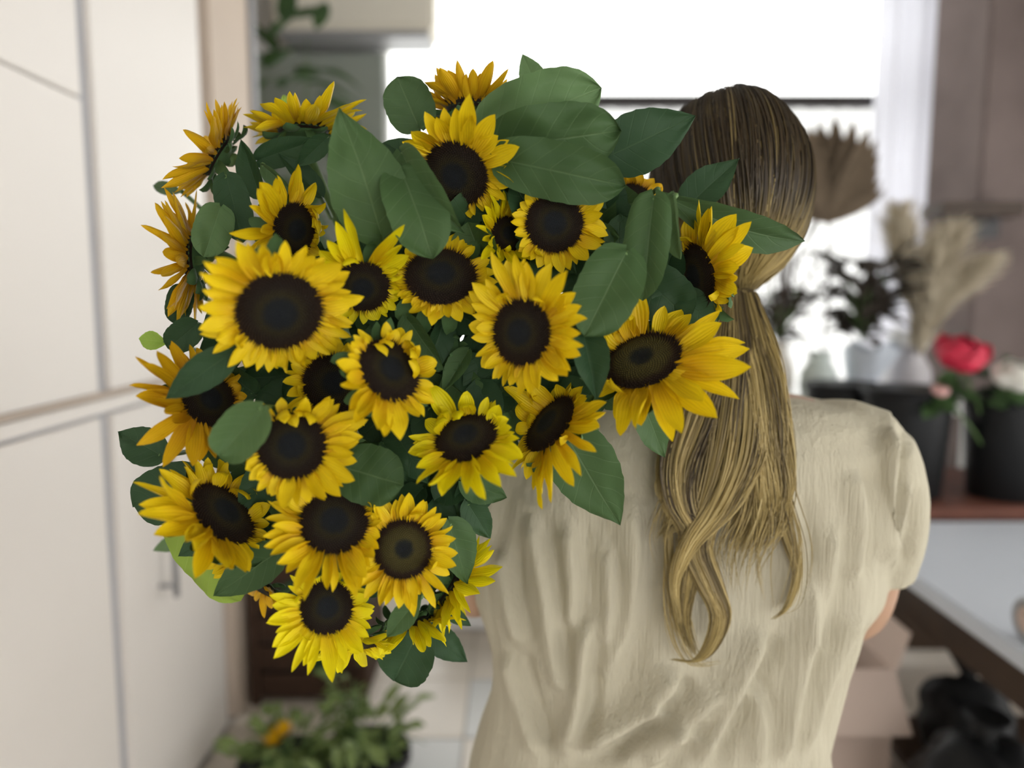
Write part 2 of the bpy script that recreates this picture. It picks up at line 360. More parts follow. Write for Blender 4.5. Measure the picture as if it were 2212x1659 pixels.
GATHER = Vector((-0.115, 1.02, 1.30))                             # where the hand closes round the stems
STEMEND = Vector((-0.17, 1.42, 1.16))
FLOWERS = []
def ext_at(ext, phi):                                            # ext = right, up, left, down
    k = (phi % (2*PI))/(PI/2); i = int(k) % 4; f = k-int(k); f = f*f*(3-2*f); return ext[i]*(1-f)+ext[(i+1) % 4]*f
def sunflower(cx, cy, R, nx, ny, Y, ext, label, tone='gold', disc='dark', e0=14, N=34, curl=None, nz=None, seed=0, wid=1.0, petals=True, stem=True):
    N = int(N*1.2); r_ = random.Random(seed*31+int(cx)); c = P(cx, cy, Y); s = m_per_px(c); view = (CAM-c).normalized()
    sr = (RIGHT-view*RIGHT.dot(view)).normalized(); su = view.cross(sr)
    if nz is None: nz = math.sqrt(max(.02, 1-nx*nx-ny*ny))
    n = (sr*nx+su*ny+view*nz).normalized()
    X = sr-n*sr.dot(n)
    if X.length < .35: X = su.cross(n)
    X.normalize(); Yv = n.cross(X); Rw = R*s*.93
    M = Matrix((X, Yv, n)).transposed().to_4x4(); M.translation = c-n*Rw*.1
    root = thing('sunflower', None, label, 'sunflower', 'sunflowers in the bouquet', M=M)
    FLOWERS.append((root, Vector((cx, cy)), c))
    S = Matrix.Scale(Rw, 4)
    if petals:
        d = obj('disc', DISC[disc][0], None, root, S)
        tag(obj('florets', DISC[disc][1], None, d), kind='stuff')
        flat, cur = PET[tone]
        for i in range(N):
            layer = i % 2; phi = 2*PI*(i+r_.uniform(-.3, .3))/N
            e = math.radians(e0+(8 if layer else -4)+r_.gauss(0, 8)); me = flat[r_.randrange(len(flat))]; lf = r_.uniform(.80, 1.14)
            dr = X*math.cos(phi)+Yv*math.sin(phi)
            sphi = math.atan2(dr.dot(su), dr.dot(sr))
            def proj(v): return math.hypot(v.dot(sr), v.dot(su))
            E = ext_at(ext, sphi)*s
            L = (E-proj(dr*Rw*.93))/max(.35, proj(dr*math.cos(e)+n*math.sin(e)))
            L = min(max(L, .62*Rw), 2.3*Rw)*lf
            if r_.random() < .05: me = cur[r_.randrange(len(cur))]; e -= .2; L = min(L, .8*Rw)
            if curl:
                dq = abs((math.degrees(sphi)-curl[0]+180) % 360-180)
                if dq < curl[1] and r_.random() < .8:
                    me = cur[r_.randrange(len(cur))]; e = math.radians(r_.uniform(30, 75)); L = max(.75*Rw, L*.9)*r_.uniform(.8, 1.15)
            wd = (max(.75*Rw, min(L, 1.25*Rw))*.5+.45*Rw)*r_.uniform(.95, 1.3)*wid*1.24*(30/N)**.4
            m = Matrix.Rotation(phi, 4, 'Z') @ Matrix.Translation((Rw*.90, 0, -Rw*(.10 if layer else .03))) @ Matrix.Rotation(-e, 4, 'Y') @ Matrix.Rotation(r_.gauss(0, .32), 4, 'X') @ Matrix.Rotation(r_.gauss(0, .10), 4, 'Z') @ Matrix.Diagonal((L, wd, (L+wd)/2, 1))
            obj('petal', me, None, root, m)
    obj('calyx', cal, None, root, S)
    nb = 13
    for i in range(nb):
        phi = 2*PI*(i+r_.uniform(-.3, .3))/nb; L = Rw*r_.uniform(.75, 1.15)
        e = math.radians(r_.uniform(-45, -8)) if petals else math.radians(r_.uniform(35, 80))
        m = Matrix.Rotation(phi, 4, 'Z') @ Matrix.Translation((Rw*.82, 0, -Rw*.28)) @ Matrix.Rotation(-e, 4, 'Y') @ Matrix.Diagonal((L, L, L, 1))
        obj('bract', BRACT[r_.randrange(3)], None, root, m)
    if stem:
        b0 = c-n*Rw*.6; off = Vector((r_.uniform(-.025, .025), r_.uniform(-.01, .01), r_.uniform(-.025, .025)))
        back = Vector((0, 1, 0)); b1 = b0-n*.014+back*.022; g = GATHER+off
        b2 = b1.lerp(g, .45)+back*.01
        pts = catmull([b0, b1, b2, g, STEMEND+off*1.3], 22)
        Mi = M.inverted(); mb = MB().tube([Mi @ Vector(p) for p in pts], [.0048]*22, 8)
        me = mb.me('stem'); obj('stem', me, M_STEM, root)
    return root

def lerp_leaf(base, tip, W, nrm, fold=.25, bend=.0, droop=.0, twist=0., curl=0., ripple=.05, nu=14, nv=24, shape=0, seed=0, asym=0., crump=1.):
    base, tip = Vector(base), Vector(tip); A = tip-base; L = A.length; A.normalize()
    N = (nrm-A*nrm.dot(A)).normalized(); S = A.cross(N)
    TB = ([0, .03, .10, .2, .32, .45, .6, .75, .87, .95, 1], [.05, .42, .76, .94, 1, .96, .82, .57, .32, .13, .0]) if shape == 0 else \
         ([0, .05, .15, .3, .45, .6, .75, .88, .96, 1], [.05, .22, .5, .85, 1, .96, .78, .45, .18, 0]) if shape == 1 else \
         ([0, .03, .10, .25, .45, .65, .8, .9, .97, 1], [.1, .5, .82, .98, 1, .96, .82, .58, .25, 0])
    V = []; F = []; UV = []; ph = seed*1.7
    for i in range(nv+1):
        v = i/nv; hw = W*.5*np.interp(v, TB[0], TB[1]); hw *= 1+.035*((v*17) % 1-.5)
        tw = twist*(v-.4); S2 = S*math.cos(tw)+N*math.sin(tw); N2 = N*math.cos(tw)-S*math.sin(tw)
        ctr = base+A*(v*L)+N*(bend*4*v*(1-v)*L-droop*v*v*L)
        for j in range(nu+1):
            u = -1+2*j/nu; a = abs(u)
            h = fold*a*hw+curl*(a**3)*hw+ripple*W*.5*(math.sin(v*8+ph+(1.3 if u > 0 else 0))*a*a+.35*math.sin((v-a*.22)*6.5*2*PI)*.3*a*(1-a)*2)
            h += W*.075*crump*noise.noise(Vector((u*1.6+seed*3.1, v*3.2, seed*1.3)))*(1-.5*math.exp(-a*6))
            us = u*math.sqrt(max(.15, 1-(.35*abs(fold))**2))+asym*(1-a)
            back = -.10*L*a*max(0, 1-v*4) if shape != 1 else 0
            V.append(ctr+S2*(us*hw)+N2*h+A*back); UV.append((j/nu, v))
    for i in range(nv):
        for j in range(nu): q = i*(nu+1)+j; F.append((q, q+1, q+nu+2, q+nu+1))
    return V, F, UV
NLEAF = [0]
def leaf(b, t, w, Yb, Yt, mat=None, roll=0., tiltv=0., **kw):
    """b, t: base and tip in the photo; Yb, Yt: their distances; roll turns the blade about its length."""
    mat = mat or M_LEAF; B, T = P(b[0], b[1], Yb), P(t[0], t[1], Yt); mid = (B+T)/2
    root = min(FLOWERS, key=lambda f: (f[2]-B).length)[0]
    W = w*m_per_px(mid); nrm = (CAM-mid).normalized(); A = (T-B).normalized()
    nrm = Matrix.Rotation(math.radians(roll), 3, A) @ nrm
    NLEAF[0] += 1; V, F, UV = lerp_leaf(B, T, W, nrm, seed=NLEAF[0], **kw)
    Mi = root.matrix_basis.inverted(); me = mesh('leaf', [Mi @ v for v in V], F, UV); o = obj('leaf', me, mat, root)
    vd = (B-CAM).normalized(); pts = catmull([B+(T-B)*.02+vd*.001, B+vd*.012, B+vd*.05+(GATHER-B)*.08], 8)
    obj('petiole', MB().tube([Mi @ Vector(p) for p in pts], [.0022]*8, 6).me('petiole'), M_STEM, o)
    return o

#@@FLOWERS
F = sunflower
F(605, 677, 95, .10, -.42, .54, (175, 146, 178, 140), 'largest sunflower of the bouquet, round and fully open with dense neat golden petals', N=44, e0=12, wid=.95)
F(640, 497, 60, .62, -.12, .63, (78, 132, 128, 62), 'golden sunflower turned sideways, its petals curled over the dark centre, above the largest sunflower', curl=(0, 60), N=30, wid=1.1, seed=3)
F(783, 622, 62, .0, -.42, .60, (82, 150, 88, 70), 'lemon yellow sunflower with long upright petals tucked behind the largest sunflower', tone='lemon', e0=18, N=28)
F(952, 592, 80, .0, .62, .61, (128, 100, 104, 100), 'sunflower with a wide flattened oval centre facing upward under the drooping leaves', disc='dark', e0=-4, N=34, tone='gold')
F(982, 380, 76, -.32, -.34, .63, (124, 134, 134, 96), 'golden sunflower near the top, its centre half hidden by a folded leaf', N=32)
F(1198, 482, 66, .05, .10, .62, (120, 92, 96, 104), 'sunflower with a round black centre and short ragged petals beside the upper leaves', N=36, seed=5)
F(1100, 505, 42, .45, .25, .64, (70, 96, 72, 72), 'half-hidden sunflower squeezed against the round black-centred one', N=28, seed=2, e0=38, tone='lemon')
F(1123, 718, 75, -.50, .0, .565, (130, 176, 116, 136), 'sunflower with a tall oval black centre and long pointed petals standing up', N=34, seed=1, wid=1.1)
F(845, 797, 76, .50, .38, .555, (104, 104, 102, 142), 'tilted sunflower with an oval black centre and dark golden petals hanging down', N=32, curl=(50, 70), seed=4)
F(722, 828, 70, .10, .22, .60, (92, 64, 104, 122), 'sunflower pressed beneath the largest one, its dewy black centre partly covered', N=30)
F(630, 962, 77, -.12, .05, .54, (160, 122, 98, 134), 'sunflower with a dark centre partly covered by a cupped round leaf', N=34, seed=6, curl=(100, 45))
F(455, 862, 64, .48, .30, .60, (66, 116, 186, 124), 'wide amber sunflower with long petals spreading toward the panelled wall', tone='amber', N=34, seed=8, wid=1.1)
F(488, 1105, 82, .58, .58, .575, (84, 122, 172, 134), 'sunflower turned sideways with a slanted black centre above the lime leaf', N=34, curl=(45, 62), seed=9, wid=1.05)
F(722, 1125, 76, .0, .36, .555, (94, 66, 146, 158), 'sunflower overlapped from above by petals of the one with the cupped leaf', N=34, seed=10)
F(872, 1186, 67, .14, .02, .565, (130, 122, 98, 140), 'sunflower with an olive green centre, facing straight out low in the bouquet', disc='olive', N=38, seed=11)
F(707, 1312, 60, .18, .05, .565, (100, 78, 118, 148), 'lemon-gold sunflower low in the bouquet with long straight petals and a smooth black centre', tone='lemon', N=34, seed=12)
F(1005, 940, 71, -.25, .64, .57, (106, 116, 122, 150), 'bright lemon sunflower with petals curling up around its slanted centre', tone='lemon', N=30, curl=(120, 62), seed=13)
F(1183, 912, 74, -.70, .55, .60, (104, 100, 62, 166), 'sunflower seen almost from the side, above the large leaf on the blouse', N=32, curl=(140, 62), seed=14, e0=-8)
F(1386, 772, 88, -.27, .70, .60, (206, 138, 90, 154), 'big bright sunflower with an olive ringed centre resting against the ponytail', disc='olive', N=32, wid=1.15, curl=(125, 28), seed=15, e0=-4)
F(1500, 598, 72, -.86, -.16, .65, (96, 146, 34, 80), 'narrow side-on sunflower touching the back of the head', N=36, seed=16, curl=(190, 35), e0=-12, wid=1.15)
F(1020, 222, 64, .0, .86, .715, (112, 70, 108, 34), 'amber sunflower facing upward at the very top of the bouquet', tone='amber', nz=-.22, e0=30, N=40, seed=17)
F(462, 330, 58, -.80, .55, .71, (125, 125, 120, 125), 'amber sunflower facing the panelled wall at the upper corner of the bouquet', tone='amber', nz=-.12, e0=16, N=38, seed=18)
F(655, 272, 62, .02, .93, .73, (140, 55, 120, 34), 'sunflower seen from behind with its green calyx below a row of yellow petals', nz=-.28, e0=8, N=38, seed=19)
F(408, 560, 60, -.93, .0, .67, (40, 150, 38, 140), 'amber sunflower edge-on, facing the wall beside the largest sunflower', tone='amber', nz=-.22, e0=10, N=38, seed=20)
F(985, 1262, 58, .84, -.45, .66, (96, 120, 96, 120), 'lemon sunflower edge-on at the lower bouquet edge next to the blouse', tone='lemon', nz=-.12, e0=16, N=28, seed=21)
F(895, 1352, 54, .33, -.88, .655, (96, 60, 86, 60), 'lemon sunflower facing the floor under the olive-centred one', tone='lemon', nz=-.10, e0=15, N=28, seed=22)
F(768, 1395, 52, .0, -.90, .61, (80, 50, 82, 76), 'lowest sunflower, facing the floor beneath the smooth black-centred one', tone='lemon', nz=.15, e0=14, N=28, seed=23)
F(562, 1272, 40, -.45, -.72, .655, (56, 50, 56, 56), 'small amber sunflower peeping out below the long slanting leaf', tone='amber', nz=.15, N=24, seed=24)
F(520, 1205, 42, -.15, -.5, .625, (50, 60, 84, 56), 'small sunflower under the sideways one with the slanted centre', tone='gold', N=24, seed=25)
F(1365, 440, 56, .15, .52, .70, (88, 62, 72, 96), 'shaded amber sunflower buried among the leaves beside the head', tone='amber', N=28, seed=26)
F(945, 748, 52, -.35, .15, .625, (0, 0, 0, 0), 'unopened green flower bud wrapped in curling bracts at the bouquet centre', petals=False, seed=27)

#@@LEAVES
L = leaf
L((822, 505), (733, 232), 172, .60, .585, fold=.18, bend=.05, roll=12, shape=0, crump=1.8)
L((868, 372), (935, 560), 132, .595, .58, shape=2, fold=.2, bend=.06, roll=-10)
L((872, 335), (1005, 505), 118, .605, .59, fold=.55, roll=25, bend=.12)
L((905, 275), (858, 166), 106, .70, .69, shape=2, fold=.2)
L((1165, 200), (1128, 116), 58, .71, .71, M_LEAFP, fold=.3)
L((1050, 285), (1300, 190), 158, .67, .65, M_LEAFP, fold=.15, bend=.12, shape=2, ripple=.16, crump=2.4)
L((1075, 318), (1342, 282), 150, .635, .625, M_LEAF, shape=2, fold=.15, bend=.12, ripple=.2, crump=2.6)
L((1085, 345), (1352, 402), 125, .62, .615, M_LEAF, shape=2, fold=.2, bend=.1, crump=2.)
L((1310, 340), (1503, 250), 135, .64, .63, M_LEAFD, fold=.15, bend=.04, shape=0)
L((1480, 450), (1597, 342), 88, .70, .69, M_LEAFD, fold=.3, roll=-20)
L((1415, 412), (1738, 520), 92, .655, .69, M_LEAF, shape=1, fold=.35, bend=.13, roll=20)
L((1412, 430), (1388, 650), 108, .605, .60, M_LEAF, fold=.9, curl=-.5, shape=2, roll=15)
L((1455, 425), (1470, 560), 60, .61, .605, M_LEAFP, fold=.6, roll=50, shape=2)
L((1352, 548), (1262, 728), 138, .585, .565, M_LEAF, fold=.12, shape=2, bend=.04)
L((1262, 725), (1290, 864), 84, .575, .56, M_LEAFD, fold=.7, roll=-15)
L((1215, 925), (1340, 1134), 148, .625, .65, M_LEAF, fold=.15, bend=.03, roll=10)
L((1385, 860), (1436, 988), 92, .64, .66, M_LEAF, fold=.3, roll=-25)
L((745, 1010), (872, 1048), 132, .575, .57, M_LEAF, shape=2, fold=.1)
L((566, 880), (470, 992), 104, .515, .52, M_LEAFP, fold=.35, curl=.5, shape=2, bend=-.12, droop=.1)
L((500, 762), (357, 862), 78, .545, .545, M_LEAFD, fold=.25, bend=.05)
L((350, 985), (256, 934), 84, .615, .63, M_LEAFD, fold=.2, bend=.05)
L((440, 1040), (290, 1095), 128, .62, .63, M_LEAFD, fold=.12, shape=2, bend=.04)
L((385, 1115), (520, 1298), 132, .665, .665, M_LIME, fold=.25, shape=2, roll=-25, ripple=.12)
L((480, 1140), (384, 1202), 60, .60, .60, M_LEAFD, fold=.3)
L((640, 1165), (463, 1287), 92, .57, .575, M_LEAF, fold=.25, bend=-.08, shape=1)
L((475, 450), (440, 556), 82, .645, .635, M_LEAFP, fold=.5, shape=2, curl=-.3)
L((490, 385), (525, 525), 74, .66, .655, M_LEAFD, fold=.3, shape=2)
L((362, 740), (300, 732), 42, .66, .67, M_LIME, fold=.3, shape=1)
L((395, 620), (378, 700), 56, .67, .67, M_LEAFD, fold=.2, shape=2)
L((425, 700), (362, 752), 66, .635, .635, M_LEAFD, fold=.3, shape=2)
L((395, 415), (330, 400), 30, .75, .80, M_LEAF, fold=.4, shape=1)
L((910, 1285), (836, 1376), 54, .57, .565, M_LEAF, fold=.4, shape=1)
L((900, 1375), (852, 1470), 128, .66, .66, M_LEAFD, fold=.2, shape=2, roll=10)
L((920, 1360), (1010, 1430), 66, .67, .67, M_LEAFD, fold=.25)
L((960, 1315), (1018, 1352), 34, .68, .68, M_LEAFD, fold=.3)
L((970, 1130), (1010, 1262), 92, .61, .62, M_LEAF, fold=.35, roll=-30)
L((1000, 1040), (1095, 1075), 72, .63, .64, M_LEAF, fold=.3)
L((1010, 1085), (1060, 1165), 62, .64, .65, M_LEAFD, fold=.3)
L((640, 290), (612, 205), 44, .77, .80, M_LIME, fold=.3, shape=1)
L((400, 1160), (330, 1190), 34, .76, .80, M_LEAFP, fold=.3)
L((560, 345), (690, 300), 62, .70, .70, M_LEAFD, fold=.4)
L((690, 420), (600, 330), 54, .70, .69, M_LEAFD, fold=.5, roll=30)
L((560, 420), (520, 300), 58, .69, .70, M_LEAFD, fold=.5, roll=-30)
L((705, 300), (640, 360), 48, .68, .68, M_LEAFD, fold=.6)
L((570, 360), (640, 420), 44, .67, .67, M_LEAF, fold=.6, roll=40)
L((930, 330), (1010, 265), 60, .69, .69, M_LEAFD, fold=.3)
L((1060, 250), (1120, 190), 60, .70, .69, M_LEAF, fold=.3)
L((1290, 440), (1375, 560), 110, .66, .66, M_LEAFD, fold=.2, shape=2)
L((1300, 590), (1440, 660), 110, .66, .66, M_LEAFD, fold=.2, shape=2)
L((1250, 545), (1190, 640), 80, .64, .64, M_LEAFD, fold=.3)
L((880, 690), (960, 800), 70, .61, .60, M_LEAF, fold=.6, roll=30)
L((960, 690), (910, 830), 62, .625, .61, M_LEAFD, fold=.6, roll=-30)
L((1010, 760), (955, 850), 50, .62, .61, M_LEAF, fold=.7, roll=20)
L((570, 1010), (540, 1110), 74, .60, .60, M_LEAFD, fold=.3, shape=2)
L((830, 960), (880, 1040), 64, .61, .60, M_LEAFD, fold=.4)
for (a_, b_, w_) in (((1460, 640), (1550, 700), 80), ((1390, 600), (1490, 690), 120), ((1450, 610), (1460, 700), 90), ((800, 640), (880, 720), 90), ((990, 790), (1080, 840), 90), ((1040, 770), (1030, 870), 70), ((830, 700), (900, 660), 70), ((640, 840), (560, 900), 90), ((1010, 560), (1060, 620), 80), ((1000, 650), (1040, 700), 80)): L(a_, b_, w_, .645, .64, M_LEAFD, fold=.2, shape=2)
rf = random.Random(5)
def inside(x, y, poly):
    c = False; j = len(poly)-1
    for i in range(len(poly)):
        (xi, yi), (xj, yj) = poly[i], poly[j]
        if (yi > y) != (yj > y) and x < (xj-xi)*(y-yi)/(yj-yi)+xi: c = not c
        j = i
    return c
HEAP = [(740, 330), (860, 270), (1060, 250), (1300, 280), (1440, 420), (1500, 560), (1480, 690), (1390, 840), (1240, 900), (1130, 1000), (1030, 1060), (980, 1180), (930, 1300), (820, 1350), (700, 1330), (600, 1230), (470, 1130), (370, 1000), (380, 880), (440, 760), (450, 620), (560, 560), (720, 500)]
for layer, Yl in enumerate((.655, .69)):
    for gx in range(380, 1520, 82):
        for gy in range(260, 1360, 82):
            px, py = gx+rf.uniform(-30, 30), gy+rf.uniform(-30, 30)
            if not inside(px, py, HEAP): continue
            a = math.atan2(py-800, px-900)+rf.uniform(-1.3, 1.3); l = rf.uniform(95, 140); Y0 = Yl+rf.uniform(-.015, .015)
            b0 = (px-.55*l*math.cos(a), py-.55*l*math.sin(a)); t0 = (px+.45*l*math.cos(a), py+.45*l*math.sin(a))
            if not (inside(*b0, HEAP) and inside(*t0, HEAP)): continue
            L(b0, t0, rf.uniform(75, 110), Y0, Y0-.01, M_LEAFD if rf.random() < .75 else M_LEAF, fold=rf.uniform(.1, .6), roll=rf.uniform(-40, 40), shape=rf.choice((0, 2)), nu=8, nv=12)

#@@PERSON
# ------------------------------------------------------------------ the woman carrying the bouquet
YP = .86
M_SKIN = NT('skin'); M_SKIN.b.inputs['Subsurface Weight'].default_value = .08; M_SKIN.b.inputs['Subsurface Radius'].default_value = (.02, .008, .004)
M_SKIN = M_SKIN.fin(M_SKIN.mix(M_SKIN.noise(30, 3), (.40, .25, .165), (.46, .29, .20)), .5, .35)
def evaluated(o):
    dg = bpy.context.evaluated_depsgraph_get(); dg.update()
    me = bpy.data.meshes.new_from_object(o.evaluated_get(dg)); return me
def remeshed(name, meshes, voxel, smooth=4):
    bm = bmesh.new()
    for m_ in meshes: bm.from_mesh(m_)
    me = bpy.data.meshes.new(name); bm.to_mesh(me); bm.free()
    o = bpy.data.objects.new(name+'_tmp', me); COL.objects.link(o)
    r = o.modifiers.new('r', 'REMESH'); r.mode = 'VOXEL'; r.voxel_size = voxel
    s = o.modifiers.new('s', 'SMOOTH'); s.iterations = smooth; s.factor = .5
    out = evaluated(o); bpy.data.objects.remove(o); out.name = name
    out.polygons.foreach_set('use_smooth', [True]*len(out.polygons)); return out
def skinned(verts, edges, radii, root=0, sub=2):
    me = bpy.data.meshes.new('sk'); me.from_pydata(verts, edges, [])
    o = bpy.data.objects.new('sk', me); COL.objects.link(o); o.modifiers.new('k', 'SKIN')
    for i, r in enumerate(radii):
        v = me.skin_vertices[0].data[i]; v.radius = r if isinstance(r, tuple) else (r, r); v.use_root = (i == root)
    s = o.modifiers.new('s', 'SUBSURF'); s.levels = sub; s.render_levels = sub
    out = evaluated(o); bpy.data.objects.remove(o); return out
hd = P(1572, 415, YP); XC = hd.x                                  # middle of the head
nk = P(1560, 690, YP)
shL, shR = P(1190, 950, YP+.01), P(1900, 955, YP)
elL, elR = P(1015, 1300, YP+.03), P(1858, 1345, YP+.06)
B = {}; VV = []; EE = []; RR = []
def jv(k, p, r, par=None):
    B[k] = len(VV); VV.append(tuple(p)); RR.append(r)
    if par: EE.append((B[par], B[k]))
cx_ = .185
jv('pelvis', (cx_, .88, .92), (.135, .095)); jv('waist', (cx_, .87, 1.06), (.115, .085), 'pelvis'); jv('chest', (cx_+.01, .87, 1.19), (.125, .09), 'waist')
jv('upper', (cx_+.02, .875, 1.29), (.10, .07), 'chest'); jv('neck0', (nk.x-.012, .875, 1.355), (.055, .052), 'upper'); jv('neck1', (nk.x, .875, 1.43), (.047, .047), 'neck0')
hands = {}
for s, sh, el, wr in (('L', shL, elL, Vector((-.105, 1.10, 1.20))), ('R', shR, elR, Vector((.27, 1.13, 1.06)))):
    jv('sh'+s, sh-Vector((0, 0, .01)), (.055, .055), 'upper'); jv('ua'+s, (sh+el)/2, (.046, .046), 'sh'+s); jv('el'+s, el, (.040, .040), 'ua'+s)
    jv('fa'+s, el.lerp(wr, .4), (.038, .038), 'el'+s); jv('wr'+s, wr, (.026, .026), 'fa'+s)
    f = (wr-el).normalized(); up = Vector((0, 0, 1)); up = (up-f*up.dot(f)).normalized(); sd = f.cross(up)*(1 if s == 'L' else -1)
    if s == 'L': f2, sp, cl = (up*.9+f*.35).normalized(), (Vector((0, 1, .1))).normalized(), None
    else: f2, sp = f, up
    pal = wr+f2*.055; jv('pa'+s, wr+f2*.03, (.034, .020), 'wr'+s); jv('pb'+s, pal, (.038, .018), 'pa'+s)
    cdir = sd if s == 'R' else (GATHER-pal-f2*.05).normalized()
    for k, (o_, ln) in enumerate(((.030, .070), (.010, .080), (-.010, .074), (-.029, .058))):
        r0 = pal+sp*o_+f2*.022; a = f2*.6+cdir*.35; a.normalize(); b_ = (f2*.3+cdir*.8).normalized(); c_ = (cdir-f2*.4).normalized()
        jv(f'f{k}a'+s, r0, .0105, 'pb'+s); jv(f'f{k}b'+s, r0+a*ln*.45, .0095, f'f{k}a'+s); jv(f'f{k}c'+s, r0+a*ln*.45+b_*ln*.35, .0085, f'f{k}b'+s); jv(f'f{k}d'+s, r0+a*ln*.45+b_*ln*.35+c_*ln*.28, .0072, f'f{k}c'+s)
    t0 = wr+f2*.03+sp*.032; jv('ta'+s, t0, .012, 'pa'+s); jv('tb'+s, t0+sp*.02+f2*.02+cdir*.012, .0105, 'ta'+s); jv('tc'+s, t0+sp*.026+f2*.036+cdir*.034, .0085, 'tb'+s)
for s, sx in (('l', -1), ('r', 1)):
    x = cx_+sx*.085
    jv('hip'+s, (x, .885, .85), (.088, .09), 'pelvis'); jv('thigh'+s, (x, .885, .66), (.074, .076), 'hip'+s); jv('knee'+s, (x, .885, .47), (.055, .056), 'thigh'+s)
    jv('calf'+s, (x, .875, .34), (.052, .054), 'knee'+s); jv('ank'+s, (x, .87, .085), (.034, .036), 'calf'+s); jv('foot'+s, (x+sx*.008, .93, .04), (.038, .034), 'ank'+s); jv('toe'+s, (x+sx*.018, 1.05, .026), (.036, .022), 'foot'+s)
body = skinned(VV, EE, RR)
hm = MB().sphere(hd+Vector((0, .0, .004)), (.068, .088, .090), 28, 20).sphere(hd+Vector((0, .022, -.050)), (.054, .064, .064), 24, 16).sphere(hd+Vector((0, .045, -.098)), (.032, .038, .024), 16, 10)
hm.sphere(hd+Vector((0, .093, -.022)), (.011, .014, .026), 12, 10).sphere(hd+Vector((0, .101, -.036)), (.015, .012, .010), 12, 8)       # nose
hm.sphere(hd+Vector((0, .085, -.062)), (.024, .010, .006), 12, 8).sphere(hd+Vector((0, .083, -.071)), (.020, .010, .006), 12, 8)          # lips
hm.sphere(hd+Vector((0, .078, .022)), (.05, .014, .010), 16, 8)                                                                            # brow
for sx in (-1, 1): hm.sphere(hd+Vector((sx*.068, .005, -.018)), (.010, .020, .031), 12, 10)
pm = remeshed('person', [body, hm.me('h')], .006, 3)
person = tag(obj('person', pm, M_SKIN), 'person seen from behind in a beige blouse with a blonde ponytail, carrying sunflowers', 'person')
M_EYE = plain('eye_white', (.8, .8, .78), .2, .5, .02); M_IRIS = plain('eye_iris', (.06, .10, .09), .2, .5)
for sx in (-1, 1):
    e_ = obj('eye', MB().sphere(hd+Vector((sx*.031, .079, .002)), .0125, 16, 10).me('eye'), M_EYE, person)
    obj('iris', MB().sphere(hd+Vector((sx*.031, .0885, .002)), (.006, .0045, .006), 14, 8).me('iris'), M_IRIS, e_)

# ---- blouse: torso and sleeves merged into one cloth, then creased
ROWS = [(846, 1500, 1660, .050), (858, 1380, 1730, .070), (878, 1250, 1835, .085), (910, 1175, 1880, .098), (960, 1125, 1905, .108), (1050, 1082, 1908, .114), (1150, 1058, 1906, .116), (1250, 1026, 1905, .116),
        (1290, 1026, 1896, .116), (1340, 1044, 1872, .115), (1400, 1060, 1848, .114), (1450, 1064, 1828, .113), (1500, 1060, 1812, .114), (1550, 1050, 1797, .116), (1600, 1036, 1780, .120), (1659, 1018, 1786, .124), (1760, 1000, 1800, .128), (1900, 990, 1810, .130)]
def loft(rows, n=64, yc=YP, ex=2.5):
    V = []; F = []
    for (py, l, r, dy) in rows:
        a, b = P(l, py, yc), P(r, py, yc); c = (a+b)/2; hw = (b.x-a.x)/2
        for k in range(n):
            q = 2*PI*k/n; ca, sa = math.cos(q), math.sin(q)
            V.append(Vector((c.x+hw*math.copysign(abs(ca)**(2/ex), ca), yc+.012+dy*math.copysign(abs(sa)**(2/ex), sa), c.z)))
    for i in range(len(rows)-1):
        for k in range(n): F.append((i*n+k, (i+1)*n+k, (i+1)*n+(k+1) % n, i*n+(k+1) % n))
    F.append(tuple(range(n))); F.append(tuple((len(rows)-1)*n+k for k in range(n))[::-1])
    return MB().add(V, F).me('loft')
def sleeve(pts, rad, squash=1.): return MB().tube(catmull(pts, 14), np.interp(np.linspace(0, 1, 14), np.linspace(0, 1, len(rad)), rad), 32).me('sl')
slR = sleeve([P(1760, 965, YP+.005), P(1850, 985, YP), P(1892, 1080, YP), P(1908, 1150, YP+.005), P(1893, 1235, YP+.015)], [.055, .062, .058, .047, .040])
slL = sleeve([P(1290, 950, YP+.005), P(1190, 990, YP+.01), P(1130, 1080, YP+.015), P(1085, 1180, YP+.02), P(1060, 1240, YP+.025)], [.055, .060, .056, .050, .044])
bl = remeshed('blouse', [loft(ROWS), slR, slL], .0042, 5)
nvt = len(bl.vertices); co = np.empty(nvt*3); bl.vertices.foreach_get('co', co); co = co.reshape(-1, 3)
no = np.empty(nvt*3); bl.vertices.foreach_get('normal', no); no = no.reshape(-1, 3)
rel = co-np.array(CAM); zz = rel@np.array(FWD); pxx = CX+FPX*(rel@np.array(RIGHT))/zz; pyy = CY-FPX*(rel@np.array(UP))/zz
def seg_dist(poly):
    best = np.full(nvt, 1e9); sgn = np.zeros(nvt); tt = np.zeros(nvt); pl = catmull(poly, 24); L_ = len(pl)-1
    for i in range(L_):
        a, b = pl[i], pl[i+1]; d = b-a; l2 = d@d; t = np.clip(((pxx-a[0])*d[0]+(pyy-a[1])*d[1])/l2, 0, 1)
        ex, ey = pxx-a[0]-t*d[0], pyy-a[1]-t*d[1]; ds = np.hypot(ex, ey); m_ = ds < best
        best[m_] = ds[m_]; sgn[m_] = np.sign(d[0]*ey-d[1]*ex)[m_]; tt[m_] = ((i+t)/L_)[m_]
    return best*sgn, tt
disp = np.zeros(nvt)
